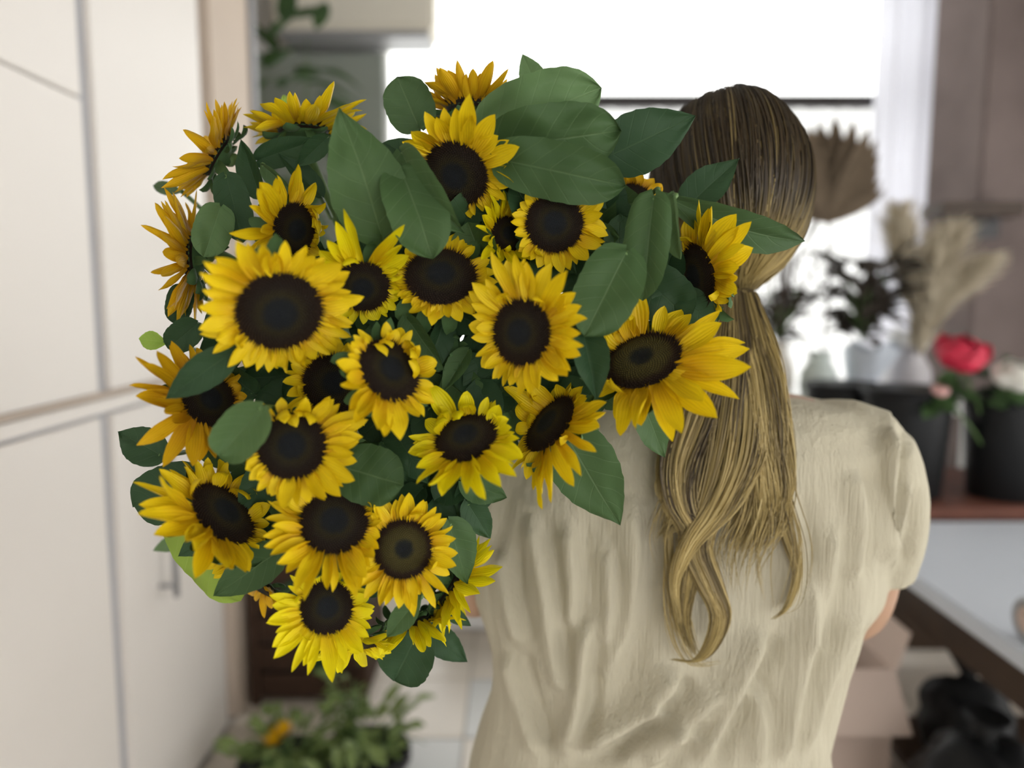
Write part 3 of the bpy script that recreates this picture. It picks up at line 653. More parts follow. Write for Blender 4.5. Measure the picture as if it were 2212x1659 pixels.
FOLDS = [([(1470, 1440), (1425, 1500), (1335, 1572), (1228, 1618)], 26, .0095), ([(1660, 1350), (1610, 1450), (1565, 1540), (1505, 1659)], 24, .0090), ([(1560, 1480), (1470, 1580), (1390, 1659)], 22, .0060),
         ([(1752, 1230), (1745, 1383), (1715, 1530), (1690, 1659)], 22, .0065), ([(1272, 1330), (1258, 1440), (1250, 1520), (1215, 1640)], 20, .0080), ([(1146, 1100), (1172, 1230), (1195, 1400), (1215, 1500)], 20, .0062),
         ([(1097, 1400), (1130, 1520), (1165, 1640)], 18, .0060), ([(1925, 915), (1921, 1020), (1912, 1120), (1906, 1220)], 16, .0080), ([(1800, 1120), (1785, 1290), (1760, 1420)], 22, .0055), ([(1960, 1040), (1945, 1130), (1925, 1230)], 16, .0060),
         ([(1365, 1060), (1372, 1200), (1350, 1350), (1300, 1480)], 30, .0055), ([(1230, 1120), (1238, 1260), (1228, 1360)], 18, .0045), ([(1840, 1010), (1850, 1120), (1838, 1260)], 20, .0050), ([(1700, 1060), (1715, 1200), (1690, 1330)], 22, .0042),
         ([(1400, 1500), (1440, 1560), (1520, 1600)], 16, .0030), ([(1860, 1320), (1800, 1450), (1740, 1640)], 20, .0052), ([(1310, 1180), (1318, 1300), (1300, 1400)], 16, .0045), ([(1090, 1180), (1100, 1290), (1130, 1400)], 16, .0050),
         ([(1620, 1480), (1650, 1560), (1640, 1659)], 18, .0042), ([(1330, 1659), (1400, 1600), (1480, 1560)], 16, .0035)]
for poly, wpx, amp in FOLDS:
    d, t = seg_dist(poly); fade = np.clip(np.sin(np.clip(t, 0.02, .98)*PI)*2.2, 0, 1); q = d/wpx
    prof = np.where(q > 0, np.exp(-q*q*.55), np.exp(-q*q*2.4))-.55*np.exp(-((q+1.5)**2)*1.2)
    disp += 2.2*amp*fade*prof*(np.abs(d) < wpx*5)
pn = [noise.noise(Vector((x*19+z*3, y*19, z*2.6))) for x, y, z in co]; pf = [noise.noise(Vector((x*60+z*6, y*60, z*7+5))) for x, y, z in co]
low = np.clip((1.30-co[:, 2])/.08, .25, 1)
disp += low*(.0065*np.array(pn)+.0022*np.array(pf))
co += no*disp[:, None]
bl.vertices.foreach_set('co', co.ravel()); bl.update()
n = NT('crinkled_beige_gauze')
fine = n.noise(1, 4, None, (560, 560, 26)); mid_ = n.noise(1, 3, None, (150, 150, 14))
n.bump(n.math('ADD', fine, n.math('MULTIPLY', mid_, 1.2)), .8, .0035)
cc = n.mix(n.noise(9, 3), (.56, .515, .39), (.62, .575, .445)); cc = n.mix(n.math('MULTIPLY', fine, .35), cc, (.42, .385, .285))
M_GAUZE = n.fin(cc, .85, .12, .10)
obj('blouse', bl, M_GAUZE, person)
# ---- trousers
M_TROU = plain('brown_trousers', (.16, .10, .075), .8, .2, .15, 12, .3, 120)
tv = [(cx_, .885, .94), (cx_, .885, .86)]; 
tro = skinned([(cx_, .885, .99), (cx_, .885, .88), (cx_-.088, .885, .80), (cx_-.088, .885, .47), (cx_-.088, .875, .09), (cx_+.088, .885, .80), (cx_+.088, .885, .47), (cx_+.088, .875, .09)],
              [(0, 1), (1, 2), (2, 3), (3, 4), (1, 5), (5, 6), (6, 7)], [(.135, .10), (.15, .11), (.105, .105), (.085, .085), (.075, .075), (.105, .105), (.085, .085), (.075, .075)], 1)
tro.polygons.foreach_set('use_smooth', [True]*len(tro.polygons)); obj('trousers', tro, M_TROU, person)

# ---- hair: strands combed over the head to the tie, then the ponytail down the back
HV = []; HF = []; HC = []
def strands(paths, radius, cols):
    """paths: S x K x 3; cols: S x K x 3"""
    global HV, HF, HC
    Pa = np.asarray(paths); S_, K, _ = Pa.shape; T = np.gradient(Pa, axis=1); T /= np.linalg.norm(T, axis=2, keepdims=True)+1e-9
    ref = np.array([.13, -.98, .1]); A = np.cross(T, ref); A /= np.linalg.norm(A, axis=2, keepdims=True)+1e-9; Bn = np.cross(T, A)
    tap = np.interp(np.linspace(0, 1, K), [0, .1, .75, 1], [.7, 1, .9, .15])[None, :, None]; rad = np.asarray(radius).reshape(-1, 1, 1)*tap
    base = sum(len(h) for h in HV); rings = []
    for k in range(3):
        q = 2*PI*k/3; rings.append(Pa+(A*math.cos(q)+Bn*math.sin(q))*rad)
    V = np.stack(rings, axis=2).reshape(-1, 3); HV.append(V); HC.append(np.repeat(np.asarray(cols).reshape(-1, 3), 3, axis=0))
    i0 = (np.arange(S_)[:, None]*K+np.arange(K-1)[None, :]).ravel()*3+base
    for k in range(3): HF.append(np.stack([i0+k, i0+(k+1) % 3, i0+3+(k+1) % 3, i0+3+k], axis=1))
HDK = np.array((.020, .015, .010)); HBR = np.array((.075, .050, .024)); HBL = np.array((.44, .33, .125)); HLT = np.array((.66, .56, .30))
hc = np.array(hd)+np.array((0, .0, .0)); hr = np.array((.0845, .104, .108)); tie = P(1585, 648, YP-.055)
td = (np.array(tie)-hc)/hr; td /= np.linalg.norm(td)
paths = []; cols = []; rads = []
K = 18
for i in range(5200):
    while True:
        d = RNG.normal(size=3); d /= np.linalg.norm(d)
        if d[1] > .55 and d[2] < .45: continue                      # leave the face free
        if d[1] > .25 and d[2] < -.3: continue
        if d @ td > .93: continue
        break
    om = math.acos(np.clip(d@td, -1, 1)); t = np.linspace(0, 1, K)[:, None]
    sl = (np.sin((1-t)*om)*d+np.sin(t*om)*td)/math.sin(om)
    sag = np.sin(PI*t)*np.array((0.10, 0, -.10))*(.6+.4*RNG.random()); sl = sl+sag*np.clip(-d[1]+.6, 0, 1); sl /= np.linalg.norm(sl, axis=1, keepdims=True)
    off = 1+.012*RNG.normal()+.010*np.sin(7*math.atan2(d[0], d[2])+t*3)
    p = hc+sl*hr*off; conv = t**6; p = p*(1-conv*.75)+(np.array(tie)+RNG.normal(size=3)*.008)*conv*.75
    arc = (t*om); low = np.clip((hc[2]-p[:, 2:3]-.005)/.09, 0, 1); streak = RNG.random() < .10
    bw = np.clip(low*1.15+(.55 if streak else 0)*np.clip(t*2.4, 0, 1)+RNG.normal()*.10-.05, 0, 1); side = np.clip((p[:, 0:1]-hc[0])/.1, -.2, 1)
    bw = bw*np.clip(1.0-.75*np.clip(side-.55, 0, 1)*2, .15, 1)
    nape = np.clip((hc[2]-p[:, 2:3]-.088)/.03, 0, 1)*(1-np.clip((tie.x-p[:, 0:1])/.03+.5, 0, 1)); bw = bw*(1-.75*nape)
    c0 = HDK+(HBR-HDK)*RNG.random()*.8; c = c0+(HBL*RNG.uniform(.55, 1.05)-c0)*bw
    paths.append(p); cols.append(c); rads.append(RNG.uniform(.0006, .0011))
strands(paths, rads, cols)
def tail(g, cnt, Y, spread, tone, K=34, freq=1.0, Yend=None):
    n_ = len(g); Ys = np.interp(np.linspace(0, 1, n_), np.linspace(0, 1, len(Y)), Y); pts = [np.array(P(x, y, yy)) for (x, y), yy in zip(g, Ys)]
    ctr = catmull(pts, K); t = np.linspace(0, 1, K); ps = []; cs = []; rs = []
    for i in range(int(cnt*1.5)):
        a = RNG.uniform(0, 2*PI); rr = math.sqrt(RNG.random()); sp = np.interp(t, np.linspace(0, 1, len(spread)), spread)*m_per_px(tie)
        ph = RNG.uniform(0, 2*PI); wob = (np.sin(t*5*freq+ph)*.20+np.sin(t*11+ph*.3+a)*.10)*sp
        tw = a+1.1*t
        o = np.stack([np.cos(tw)*rr*sp+wob, np.sin(tw)*rr*sp*.42, .2*np.sin(tw*2)*sp], axis=1)
        end = RNG.uniform(.72, 1.0); kk = np.linspace(0, end, K)
        p = np.stack([np.interp(kk, t, (ctr+o)[:, j]) for j in range(3)], axis=1)
        b = np.clip(tone[0]+(tone[1]-tone[0])*t[:, None]+RNG.normal()*.20+.30*math.sin(a*4+rr*5)-.12, 0, 1.35)
        dk = HDK+(HBR-HDK)*RNG.random(); c = dk+(HBL-dk)*np.clip(b, 0, 1)+(HLT-HBL)*np.clip(b-1, 0, 1)*1.5
        ps.append(p); cs.append(c); rs.append(RNG.uniform(.00038, .00072))
    strands(ps, rs, cs)
tail([(1590, 628), (1570, 740), (1520, 880), (1475, 1000), (1475, 1090), (1505, 1160), (1485, 1250), (1475, 1340), (1505, 1420)], 460, (.795, .765, .745, .735, .735, .735, .735), (26, 50, 62, 52, 40, 30, 20, 16, 9), (.30, .80))
tail([(1596, 628), (1600, 760), (1575, 930), (1535, 1070), (1500, 1170), (1530, 1260), (1556, 1330), (1535, 1395), (1500, 1428), (1450, 1424)], 420, (.79, .76, .74, .735, .73, .73, .735, .735), (26, 52, 58, 46, 34, 26, 18, 14, 9, 7), (.35, .85))
tail([(1604, 634), (1632, 780), (1650, 920), (1655, 1030), (1640, 1110), (1610, 1190)], 620, (.795, .765, .75, .745, .745, .745), (26, 46, 54, 50, 42, 26), (.62, .95))
tail([(1606, 640), (1640, 800), (1672, 960), (1682, 1080), (1705, 1170), (1722, 1240), (1700, 1310), (1668, 1338)], 130, (.79, .765, .75, .745, .745), (20, 34, 30, 22, 13, 8, 7, 5), (.65, .95))
tail([(1598, 640), (1575, 780), (1520, 930), (1465, 1040), (1470, 1110), (1425, 1165)], 320, (.79, .76, .745, .74, .735), (24, 44, 50, 40, 26, 12), (.25, .75))
tail([(1602, 640), (1615, 820), (1600, 980), (1555, 1090), (1490, 1175), (1458, 1260), (1470, 1350)], 380, (.79, .755, .735, .73, .728, .73), (24, 50, 52, 36, 18, 9, 6), (.55, 1.15))
tail([(1604, 640), (1632, 840), (1650, 1000), (1640, 1120), (1600, 1200), (1590, 1290)], 60, (.79, .755, .74, .735), (20, 50, 60, 60, 50, 40), (.7, 1.0))
for (pts_, c_) in (([(1600, 640), (1655, 860), (1700, 1040), (1735, 1180), (1715, 1300), (1660, 1330)], 9), ([(1600, 640), (1560, 850), (1470, 1020), (1420, 1150), (1440, 1260)], 8), ([(1604, 640), (1660, 900), (1680, 1080), (1650, 1200), (1668, 1330)], 10), ([(1604, 640), (1620, 900), (1610, 1080), (1570, 1190), (1590, 1300)], 12), ([(1598, 640), (1545, 880), (1460, 1060), (1455, 1200), (1462, 1330), (1500, 1430), (1560, 1432)], 26)):
    tail(pts_, c_, (.79, .76, .74, .735, .735), (20, 30, 22, 26, 20), (.6, 1.1))
tail([(1590, 630), (1580, 760), (1545, 900), (1520, 1020), (1520, 1120)], 420, (.80, .79, .775, .765, .76), (30, 58, 74, 70, 40), (.05, .35))
V = np.concatenate(HV); Fq = np.concatenate(HF); C = np.concatenate(HC)
cap = MB().sphere(hc, tuple(hr*.965), 40, 28); keep = [i for i, f in enumerate(cap.F) if not any(((cap.V[k]-Vector(hc)).y/hr[1] > .6 and (cap.V[k]-Vector(hc)).z/hr[2] < .4) or ((cap.V[k]-Vector(hc)).z/hr[2] < -.92) for k in f)]
n0 = len(V); V = np.concatenate([V, np.array([tuple(v) for v in cap.V])]); C = np.concatenate([C, np.tile(HDK*1.2, (len(cap.V), 1))])
hme = bpy.data.meshes.new('hair'); hme.from_pydata(V.tolist(), [], Fq.tolist()+[tuple(k+n0 for k in cap.F[i]) for i in keep])
hme.polygons.foreach_set('use_smooth', [True]*len(hme.polygons))
at = hme.color_attributes.new('strand', 'FLOAT_COLOR', 'POINT'); at.data.foreach_set('color', np.concatenate([C, np.ones((len(C), 1))], axis=1).astype(np.float32).ravel())
n = NT('hair_strands'); a_ = n.new('ShaderNodeAttribute'); a_.attribute_name = 'strand'; M_HAIR = n.fin(a_.outputs[0], .42, .35)
tag(obj('hair', hme, M_HAIR, person), 'dark-rooted blonde hair combed into a low wavy ponytail')
#@@BACKGROUND
# ------------------------------------------------------------------ right: table, shelf, buckets
XT = 1.02
tb = thing('work_table', (1.5, 1.9, 0), 'white-topped work table on dark wooden frame beside the black buckets', 'table')
MB().box(XT, 2.15, .75, 2.36, .705, .75, .006).build('tabletop', M_TABLE, tb)
MB().box(XT+.06, XT+.10, .85, 2.30, .58, .70).build('apron', M_WOODD, tb); MB().box(XT+.06, 2.08, 2.26, 2.30, .58, .70).build('apron', M_WOODD, tb)
for x in (XT+.05, 2.03):
    for y in (.82, 2.24): MB().box(x, x+.08, y, y+.08, 0, .704).build('leg', M_WOODD, tb)
MB().box(XT+.08, 2.08, .88, 2.24, .14, .17).build('lower_shelf', M_WOODD, tb)
sb = thing('shelf_bench', (1.7, 2.7, 0), 'long red-brown wooden bench holding the black flower buckets', 'bench')
MB().box(1.02, 2.75, 2.42, 3.02, .735, .775, .004).build('board', M_WOODR, sb)
for x in (1.06, 2.65):
    for y in (2.46, 2.92): MB().box(x, x+.06, y, y+.06, 0, .734).build('leg', M_WOODD, sb)
MB().box(1.06, 2.70, 2.94, 2.97, .05, .70).build('back_panel', M_WOODD, sb)
def bucket(px, Y, w, h, label):
    c = P(px, 1000, Y); x = c.x; r = w/2; o = thing('flower_bucket', (x, Y, .775), label, 'bucket', 'black flower buckets on the bench')
    MB().lathe([(r*.80, 0), (r*.82, .004), (r*.98, h-.03), (r*.98, h), (r*.94, h), (r*.92, h-.02), (r*.76, .012), (.001, .012)], (x, Y, .775), 36).build('body', M_BLACK, o, True)
    MB().lathe([(r*.985, h-.028), (r*1.05, h-.022), (r*1.05, h), (r*.985, h)], (x, Y, .775), 36).build('rim', M_BLACK, o, True)
    hp = [(x+r*1.03*math.cos(a), Y-.02-r*.3*math.sin(a), .775+h-.03-.10*math.sin(a)) for a in np.linspace(0, PI, 14)]
    MB().tube(hp, .004, 6).build('handle', M_DARKM, o, True)
    return Vector((x, Y, .775+h))
b1 = bucket(1952, 2.62, .29, .37, 'black plastic bucket right beside the shoulder of the beige blouse')
b2 = bucket(2172, 2.58, .28, .35, 'black plastic bucket holding the red rose and the white rose')
b3 = bucket(2375, 2.72, .28, .36, 'black plastic bucket farthest along the bench from the person')
b4 = bucket(1812, 2.86, .26, .36, 'black plastic bucket at the rear of the bench, behind the shoulder')
M_RED = petal_mat('rose_red', (.36, .01, .03), (.60, .03, .07), .15); M_RWHITE = petal_mat('rose_white', (.62, .60, .28), (.80, .79, .72), .15); M_PINK = petal_mat('rose_pink', (.6, .25, .25), (.75, .45, .42), .15)
def rose(px, py, Y, R, mat, label, foot):
    c = P(px, py, Y); o = thing('rose', c, label, 'rose', 'roses in the buckets'); r_ = random.Random(int(px))
    ms = [petal_mesh('petal', .62, kk, .5, .7, 0, .08, .02, mat, nv=8, nu=6) for kk in (1.2, 1.7, .8)]
    ax = Matrix.Rotation(.45, 4, 'X')
    for ring, (nn, e, rr, ln) in enumerate(((3, 84, .05, .85), (4, 78, .14, .95), (5, 62, .2, 1.05), (6, 40, .26, 1.1), (7, 14, .30, 1.1))):
        for k in range(nn):
            m = ax @ Matrix.Rotation(2*PI*(k+.5*ring)/nn+r_.uniform(-.2, .2), 4, 'Z') @ Matrix.Translation((rr*R, 0, -R*.5)) @ Matrix.Rotation(-math.radians(e), 4, 'Y') @ Matrix.Scale(R*ln, 4)
            obj('petal', ms[r_.randrange(3)], None, o, m)
    f = Vector(foot)+Vector((r_.uniform(-.04, .04), r_.uniform(-.04, .04), -.28)); MB().tube(catmull([c+Vector((0, .02, -R*.4)), c.lerp(f, .5)+Vector((.01, .01, .02)), f], 10), .004, 6).build('stem', M_STEM, o, True)
    for k in range(7):
        a = r_.uniform(0, 2*PI); q = c+Vector((0, .03, -R*.8-r_.uniform(0, .06))); t_ = q+Vector((math.cos(a)*.085, math.sin(a)*.06-.02, r_.uniform(-.05, .02)))
        V, F_, UV = lerp_leaf(q, t_, .052, Vector((0, -.6, .8)), seed=k, nu=6, nv=8); obj('leaf', mesh('leaf', [v-c for v in V], F_, UV), M_LEAF, o)
rose(2078, 760, 2.45, .090, M_RED, 'large open red rose standing in the black bucket', b2)
rose(2195, 808, 2.42, .075, M_RWHITE, 'white rose with a yellowish heart in the black bucket', b2)
rose(2030, 842, 2.44, .030, M_PINK, 'small pale pink rosebud beside the large red rose', b2)
# greenery between the roses
def bush(name, label, cat, c, n_, size, lw, mat, lookup=.5, spread=1., seed=0, potmat=None, pot=None):
    o = thing(name, c, label, cat); r_ = random.Random(seed); c = Vector(c)
    ms = []
    for k in range(4):
        V, F_, UV = lerp_leaf((0, 0, 0), (1, 0, 0), lw, Vector((0, 0, 1)), seed=k, nu=6, nv=8, droop=.25, fold=.25, shape=k % 2); mm = mesh('leaf', V, F_, UV); mm.materials.append(mat); ms.append(mm)
    if pot:
        r, h = pot; MB().lathe([(r*.75, 0), (r*.78, .005), (r, h-.03), (r*1.06, h-.03), (r*1.06, h), (r*.96, h), (r*.94, h-.03), (.001, h-.03)], c, 28).build('pot', potmat, o, True); top = h-.03
    else: top = 0
    for k in range(n_):
        a = r_.uniform(0, 2*PI); rr = spread*math.sqrt(r_.random()); z = top+r_.uniform(.05, 1)*size
        p = Vector((rr*math.cos(a)*(.35+.65*(z-top)/size), rr*math.sin(a)*(.35+.65*(z-top)/size), z)); s_ = r_.uniform(.6, 1.15)
        m = Matrix.Translation(p) @ Matrix.Rotation(a+r_.uniform(-.6, .6), 4, 'Z') @ Matrix.Rotation(-r_.uniform(-.3, 1.0), 4, 'Y') @ Matrix.Rotation(r_.uniform(-.5, .5), 4, 'X') @ Matrix.Scale(s_*lookup, 4)
        obj('leaf', ms[k % 4], None, o, m)
    for k in range(max(5, n_//6)):
        a = r_.uniform(0, 2*PI); e_ = Vector((math.cos(a)*spread*.7, math.sin(a)*spread*.7, top+size*r_.uniform(.6, 1)))
        MB().tube([c+Vector((0, 0, top*.9)), c+e_*.5+Vector((0, 0, top*.3)), c+e_], [.005, .004, .002], 5).build('stem', M_STEM, o, True)
    return o
bush('foliage_bunch', 'bunch of dark green leaves filling the bucket under the roses', 'foliage', b2+Vector((0, -.0, -.06)), 46, .17, .5, M_LEAFD, .09, .13, 3)
# ------------------------------------------------------------------ things under and on the table
ct = thing('carton_box', (.80, 1.95, 0), 'open beige cardboard carton on the floor beside the work table', 'box')
a0 = P(1850, 1400, 1.95); bx0, bx1, by0, by1, bh = .66, .985, 1.88, 2.26, .50
for (x0, x1, y0, y1) in ((bx0, bx0+.008, by0, by1), (bx1-.008, bx1, by0, by1), (bx0+.008, bx1-.008, by0, by0+.008), (bx0+.008, bx1-.008, by1-.008, by1)):
    MB().box(x0, x1, y0, y1, 0, bh).build('side', M_CARD, ct)
MB().box(bx0+.008, bx1-.008, by0+.008, by1-.008, 0, .008).build('bottom', M_CARD, ct)
def flap(a, b, c_, d): q = [Vector(v) for v in (a, b, c_, d)]; nn = (q[1]-q[0]).cross(q[3]-q[0]).normalized()*.006; MB().add(q+[v+nn for v in q], [(0, 1, 2, 3), (7, 6, 5, 4), (0, 4, 5, 1), (1, 5, 6, 2), (2, 6, 7, 3), (3, 7, 4, 0)]).build('flap', M_CARD, ct)
flap((bx0, by0, bh), (bx1, by0, bh), (bx1, by0-.10, bh-.12), (bx0, by0-.10, bh-.12)); flap((bx1, by0, bh), (bx1, by1, bh), (bx1+.03, by1, bh+.10), (bx1+.03, by0, bh+.10)); flap((bx0, by1, bh), (bx0, by0, bh), (bx0-.12, by0, bh+.04), (bx0-.12, by1, bh+.04))
for (px, py, Y, sx, sz, lb, z0) in ((2130, 1560, 1.62, .22, .30, 'slumped black plastic sack under the work table', .17), (2090, 1480, 1.98, .17, .26, 'smaller black plastic sack behind the slumped one under the work table', .17)):
    c = P(px, py, Y); mb = MB().sphere((c.x, Y, z0+sz*.48), (sx*.72, sx*.72, sz*.5), 32, 20)
    mb.V = [v+(v-Vector((c.x, Y, z0+sz*.5)))*(.25*noise.noise(v*14)) for v in mb.V]; mb.V = [Vector((v.x, v.y, max(v.z, z0))) for v in mb.V]
    o = thing('plastic_sack', (c.x, Y, z0), lb, 'sack'); mb.build('bag', M_BLACK, o, True)
    MB().lathe([(.03, 0), (.018, .02), (.05, .07), (.001, .05)], (c.x, Y, z0+sz*.95), 12).build('knot', M_BLACK, o, True)
rc = P(2200, 1372, 1.50); ro = thing('ribbon_roll', (1.06, 1.42, .75), 'grey ribbon roll standing on the edge of the white tabletop', 'ribbon roll')
ro.location = (rc.x+.03, 1.50, .75)
def ring(r0, r1, wd, c): 
    V = []; F_ = []; n_ = 28
    for k in range(n_):
        q = 2*PI*k/n_
        for r, x in ((r1, -wd), (r1, wd), (r0, wd), (r0, -wd)): V.append(Vector(c)+Vector((x, r*math.cos(q), r*math.sin(q))))
    for k in range(n_):
        for j in range(4): F_.append((k*4+j, k*4+(j+1) % 4, ((k+1) % n_)*4+(j+1) % 4, ((k+1) % n_)*4+j))
    return MB().add(V, F_)
rl = Vector(ro.location)+Vector((0, 0, .047)); ring(.028, .047, .016, rl).build('ribbon', M_GREYM, ro, True); ring(.022, .0275, .018, rl).build('core', M_CARD, ro, True)
# ------------------------------------------------------------------ console with vases and dried flowers in front of the window
cs = thing('console_table', (1.6, 3.4, 0), 'white console table in front of the window carrying the dried flowers', 'table')
CT = 1.0
MB().box(.75, 2.0, 3.18, 3.62, CT-.04, CT, .005).build('tabletop', M_WHITE, cs)
for x in (.78, 1.92):
    for y in (3.2, 3.55): MB().box(x, x+.05, y, y+.05, 0, CT-.041).build('leg', M_WHITE, cs)
M_MINT = plain('pale_mint_glaze', (.62, .70, .66), .25, .5, .04); M_ICE = plain('pale_blue_paper', (.66, .72, .80), .6, .3, .05, 5); M_LILAC = plain('grey_lilac_ceramic', (.55, .53, .55), .4, .4, .06); M_CREAMV = plain('cream_ceramic', (.68, .65, .58), .4, .4, .05)
def vase(px, Y, r, h, mat, label, prof=None):
    x = P(px, 800, Y).x; pr = prof or [(.7, 0), (1, .3), (.95, .6), (.55, .85), (.6, 1)]
    o = thing('vase', (x, Y, CT), label, 'vase', 'vases on the console'); pp = [(r*a, h*b) for a, b in pr]
    MB().lathe([(pp[0][0]*.9, 0)]+pp+[(pp[-1][0]*.9, h), (pp[-2][0]*.85, h*.8), (.001, h*.3)], (x, Y, CT), 30).build('body', mat, o, True)
    MB().lathe([(pp[-1][0]*1.0, h-.008), (pp[-1][0]*1.06, h-.004), (pp[-1][0]*1.06, h+.004), (pp[-1][0]*.95, h+.004)], (x, Y, CT), 30).build('lip', mat, o, True)
    return Vector((x, Y, CT+h))
v1 = vase(1680, 3.32, .070, .26, M_CREAMV, 'cream ceramic vase next to the neck of the person'); v2 = vase(1768, 3.28, .080, .22, M_MINT, 'pale mint glazed vase under the dried palm leaf'); v3 = vase(1965, 3.30, .09, .24, M_LILAC, 'grey-lilac vase holding the pampas grass')
def wrapcone(px, py, Y, r, h, tilt, label, mat):
    c = P(px, py, Y); o = thing('paper_cone', (c.x, Y, CT), label, 'wrapping paper', 'paper cones on the console'); V = []; F_ = []; n_ = 30
    for i in range(6):
        for k in range(n_): rr = (.025+(r-.025)*i/5)*(1+.10*math.sin(k*1.3+i)*i/5); q = 2*PI*k/n_; V.append(Vector((c.x+rr*math.cos(q)+tilt*i/5*h, Y+rr*math.sin(q), CT+h*i/5*(1+.08*math.sin(k*.9)))))
    for i in range(5):
        for k in range(n_): F_.append((i*n_+k, i*n_+(k+1) % n_, (i+1)*n_+(k+1) % n_, (i+1)*n_+k))
    F_.append(tuple(range(n_))[::-1]); MB().add(V, F_).build('sheet', mat, o, True)
    MB().lathe([(.045, -.008), (.05, 0), (.045, .008)], (c.x+tilt*.2*h, Y, CT+.2*h), 20).build('ribbon', M_WOODR, o, True)
wrapcone(1850, 790, 3.26, .11, .25, .25, 'pale blue paper cone beside the mint vase', M_ICE); wrapcone(1915, 800, 3.48, .09, .30, .35, 'white paper cone leaning beside the pampas grass', M_WHITE)
M_PALM = plain('dried_palm', (.12, .09, .06), .8, .2, .3, 12); M_PAMP = plain('pampas_cream', (.60, .53, .40), .9, .1, .25, 14); M_TWIG = plain('twig_brown', (.09, .07, .06), .8, .2, .3, 20); M_DRYD = plain('dried_dark_foliage', (.06, .05, .04), .85, .15, .4, 20)
# fan palm
pb = P(1790, 478, 3.28); pl = thing('dried_palm_leaf', v2, 'brown dried fan palm leaf standing in the mint vase before the window', 'dried leaf')
bm_ = petal_mesh('blade', .075, .0, -.3, .5, .1, 0, 0, M_PALM, nv=8, nu=2)
for k in range(17):
    a = math.radians(28+k*8.2); ln = np.interp(k, [0, 7, 16], [.28, .46, .30]); dx, dz = math.cos(a), math.sin(a)
    X = Vector((dx, .12*math.sin(k), dz)).normalized(); Zv = Vector((0, -1, 0)); Zv = (Zv-X*Zv.dot(X)).normalized(); Yv = Zv.cross(X); m = Matrix((X, Yv, Zv)).transposed().to_4x4() @ Matrix.Diagonal((ln, ln*1.35, ln, 1)); m.translation = pb-v2
    obj('blade', bm_, None, pl, m)
MB().tube(catmull([v2-Vector((0, 0, .18)), v2+(pb-v2)*.5+Vector((.02, 0, 0)), pb], 10), .006, 6).build('stem', M_TWIG, pl, True)
# pampas plumes
def plume(px, py, Y, ln, ang, r, label, seed, foot=v3):
    tip = P(px, py, Y); r_ = random.Random(seed); d = Vector((math.cos(math.radians(ang)), 0, math.sin(math.radians(ang)))); base = tip-d*ln; o = thing('pampas_grass', foot, label, 'pampas grass', 'pampas grass on the console')
    mb = MB(); mb.tube(catmull([base, base.lerp(tip, .5), tip], 9), [r*.12, r*.25, r*.32, r*.3, r*.26, r*.2, r*.15, r*.1, .003], 10)
    for k in range(620):
        t = r_.random(); p = base.lerp(tip, t); a = r_.uniform(0, 2*PI); rad = 1.25*r*r_.uniform(.5, 1.15)*(.3+.9*math.sin(PI*min(1, t*.85+.1))); sd = Vector((math.cos(a), math.sin(a), 0)); e_ = p+sd*rad*.8+d*rad*1.3+Vector((0, 0, -rad*.5*r_.random()))
        mb.tube([p, p.lerp(e_, .6)+d*.01, e_], [.004, .003, .0008], 3, False)
    mb.build('plume', M_PAMP, o, True); MB().tube(catmull([foot-Vector((0, 0, .2)), foot.lerp(base, .5), base], 10), .004, 6).build('stem', M_PAMP, o, True)
plume(1945, 455, 3.30, .42, 100, .085, 'upright cream pampas plume nearest the dried palm leaf', 1); plume(2050, 500, 3.28, .40, 72, .10, 'fullest cream pampas plume of the vase', 2); plume(2120, 560, 3.26, .40, 45, .085, 'cream pampas plume leaning over toward the pillar', 3); plume(2010, 610, 3.22, .30, 85, .09, 'short low pampas plume in front of the others', 4)
# dark dried bunch and twigs
dk = bush('dried_bunch', 'dark dried foliage bunch poking out of the blue paper cone', 'foliage', P(1862, 735, 3.27), 120, .34, .40, M_DRYD, .15, .13, 8)
dk2 = bush('dried_sprig', 'low brownish sprig bunch in the cream vase next to the neck', 'foliage', v1, 80, .24, .4, M_DRYD, .11, .10, 9)
tw = thing('twig_bunch', v1, 'thin bare brown twigs fanning out of the cream vase before the window', 'twigs'); r_ = random.Random(4)
for k, (px, py) in enumerate(((1650, 300), (1705, 330), (1760, 470), (1790, 530), (1660, 470), (1735, 300), (1820, 560), (1695, 520))):
    t_ = P(px, py, 3.32+r_.uniform(-.05, .05)); mid = v1.lerp(t_, .5)+Vector((r_.uniform(-.03, .03), 0, .02)); MB().tube(catmull([v1-Vector((0, 0, .15)), v1, mid, t_], 12), list(np.linspace(.010, .004, 12)), 5).build('twig', M_TWIG, tw, True)
    for j in range(4):
        q = mid.lerp(t_, j/4); e_ = q+Vector((r_.uniform(-.08, .08), r_.uniform(-.03, .03), r_.uniform(.02, .10))); MB().tube([q, q.lerp(e_, .5)+Vector((0, 0, .01)), e_], [.006, .005, .003], 4).build('twig', M_TWIG, tw, True)
pv = thing('pillar_shelf', (P(2100, 455, 3.46).x, 3.46, 0), 'small dark bracket shelf fixed to the brown pillar', 'shelf'); pz = P(2100, 455, 3.40).z
MB().box(P(2015, 455, 3.40).x, P(2190, 455, 3.40).x, 3.32, 3.499, pz-.03, pz+.03, .004).build('board', M_WOODD, pv); MB().box(P(2140, 455, 3.40).x, P(2150, 455, 3.40).x, 3.36, 3.499, pz-.12, pz-.031).build('bracket', M_DARKM, pv)
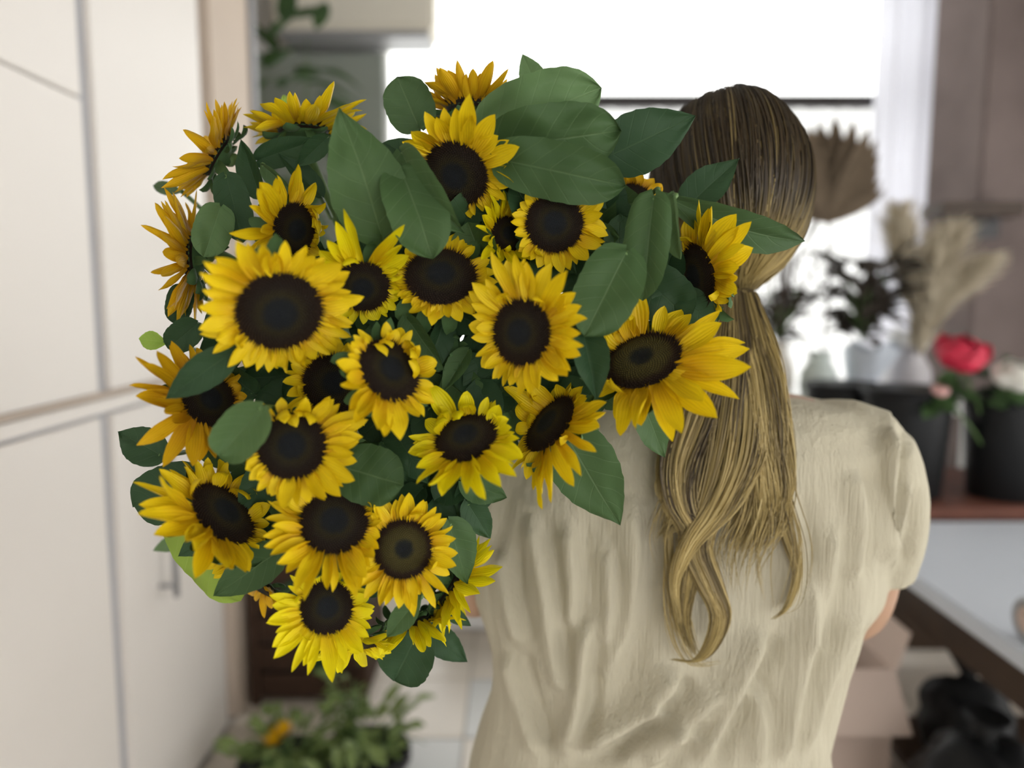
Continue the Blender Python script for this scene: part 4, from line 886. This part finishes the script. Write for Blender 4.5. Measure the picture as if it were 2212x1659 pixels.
# ------------------------------------------------------------------ left: planter, plants, crate by the window
M_POT = plain('black_pot', (.02, .02, .022), .5, .4); M_BASK = plain('basket_brown', (.060, .034, .022), .7, .2, .5, 30, .5, 80); M_LEAFY = leaf_mat('leaf_yellow_green', (.10, .17, .045), (.21, .27, .09), (.3, .35, .16), .2)
pk = thing('wooden_planter', (-.72, 2.95, 0), 'dark brown slatted planter box at the foot of the panelled wall', 'planter')
x0, x1, y0, y1 = -.93, -.52, 2.62, 3.02
MB().box(x0+.02, x1-.02, y0+.02, y1-.02, .02, .50).build('liner', M_POT, pk)
for k in range(5):
    z = .02+k*.105
    MB().box(x0, x1, y0, y0+.018, z, z+.092, .003).build('slat', M_BASK, pk); MB().box(x0, x1, y1-.018, y1, z, z+.092, .003).build('slat', M_BASK, pk)
    MB().box(x0, x0+.018, y0+.019, y1-.019, z, z+.092, .003).build('slat', M_BASK, pk); MB().box(x1-.018, x1, y0+.019, y1-.019, z, z+.092, .003).build('slat', M_BASK, pk)
for x in (x0-.004, x1-.028):
    MB().box(x, x+.032, y0-.012, y0-.001, 0, .54).build('corner_post', M_BASK, pk)
bush('planter_shrub', 'tall leafy green shrub growing from the dark slatted planter', 'shrub', (-.73, 2.82, .50), 120, 1.2, .55, M_LEAF, .17, .20, 12)
bush('trailing_plant', 'low green plant trailing over the front of the slatted planter', 'plant', (-.66, 2.56, .20), 34, .30, .5, M_LEAFD, .12, .10, 14)
bush('tall_plant', 'tall green plant in a pot standing before the grey-green board', 'plant', (-1.08, 3.58, 0), 190, 2.35, .5, M_LEAF, .22, .25, 21, M_POT, (.20, .34))
def flowerplant(c, label, seed, fl):
    o = bush('potted_plant', label, 'potted plant', c, 85, .13, .45, M_LEAFY, .075, .17, seed, M_POT, (.13, .11))
    for (px, py) in fl:
        p = P(px, py, c[1]-.02)-Vector(c)
        for k in range(12):
            m = Matrix.Translation(p) @ Matrix.Rotation(2*PI*k/12, 4, 'Z') @ Matrix.Rotation(-.7-.5*(k % 2), 4, 'Y') @ Matrix.Scale(.045, 4); obj('petal', PET['amber'][0][k % 5], None, o, m)
        MB().tube([Vector(c)+Vector((0, 0, .12)), Vector(c)+p], .003, 5).build('stem', M_STEM, o, True)
flowerplant((-.66, 2.10, 0), 'low yellow-green potted plant with an orange bloom on the floor', 31, [(612, 1590), (590, 1612)])
flowerplant((-.44, 2.16, 0), 'yellow-green potted plant with upright sprigs nearest the floor tiles', 33, [])
sp = bush('green_sprig', 'upright leafy green sprig standing among the low potted plants', 'plant', (-.50, 2.22, .08), 26, .26, .5, M_LEAFY, .06, .05, 35)
wc = thing('white_crate', (-.18, 3.5, 0), 'low white crate on the floor near the window', 'crate')
cx0, cx1, cy0, cy1 = -.30, .35, 3.22, 3.62
for k in range(4):
    z = .01+k*.075
    MB().box(cx0, cx1, cy0, cy0+.015, z, z+.066, .003).build('slat', M_WHITE, wc); MB().box(cx0, cx1, cy1-.015, cy1, z, z+.066, .003).build('slat', M_WHITE, wc); MB().box(cx0, cx0+.015, cy0+.016, cy1-.016, z, z+.066, .003).build('slat', M_WHITE, wc); MB().box(cx1-.015, cx1, cy0+.016, cy1-.016, z, z+.066, .003).build('slat', M_WHITE, wc)
MB().box(cx0+.016, cx1-.016, cy0+.016, cy1-.016, .005, .02).build('bottom', M_WHITE, wc); MB().box(cx0-.01, cx1+.01, cy0-.01, cy1+.01, .312, .332, .003).build('lid', M_WHITE, wc)
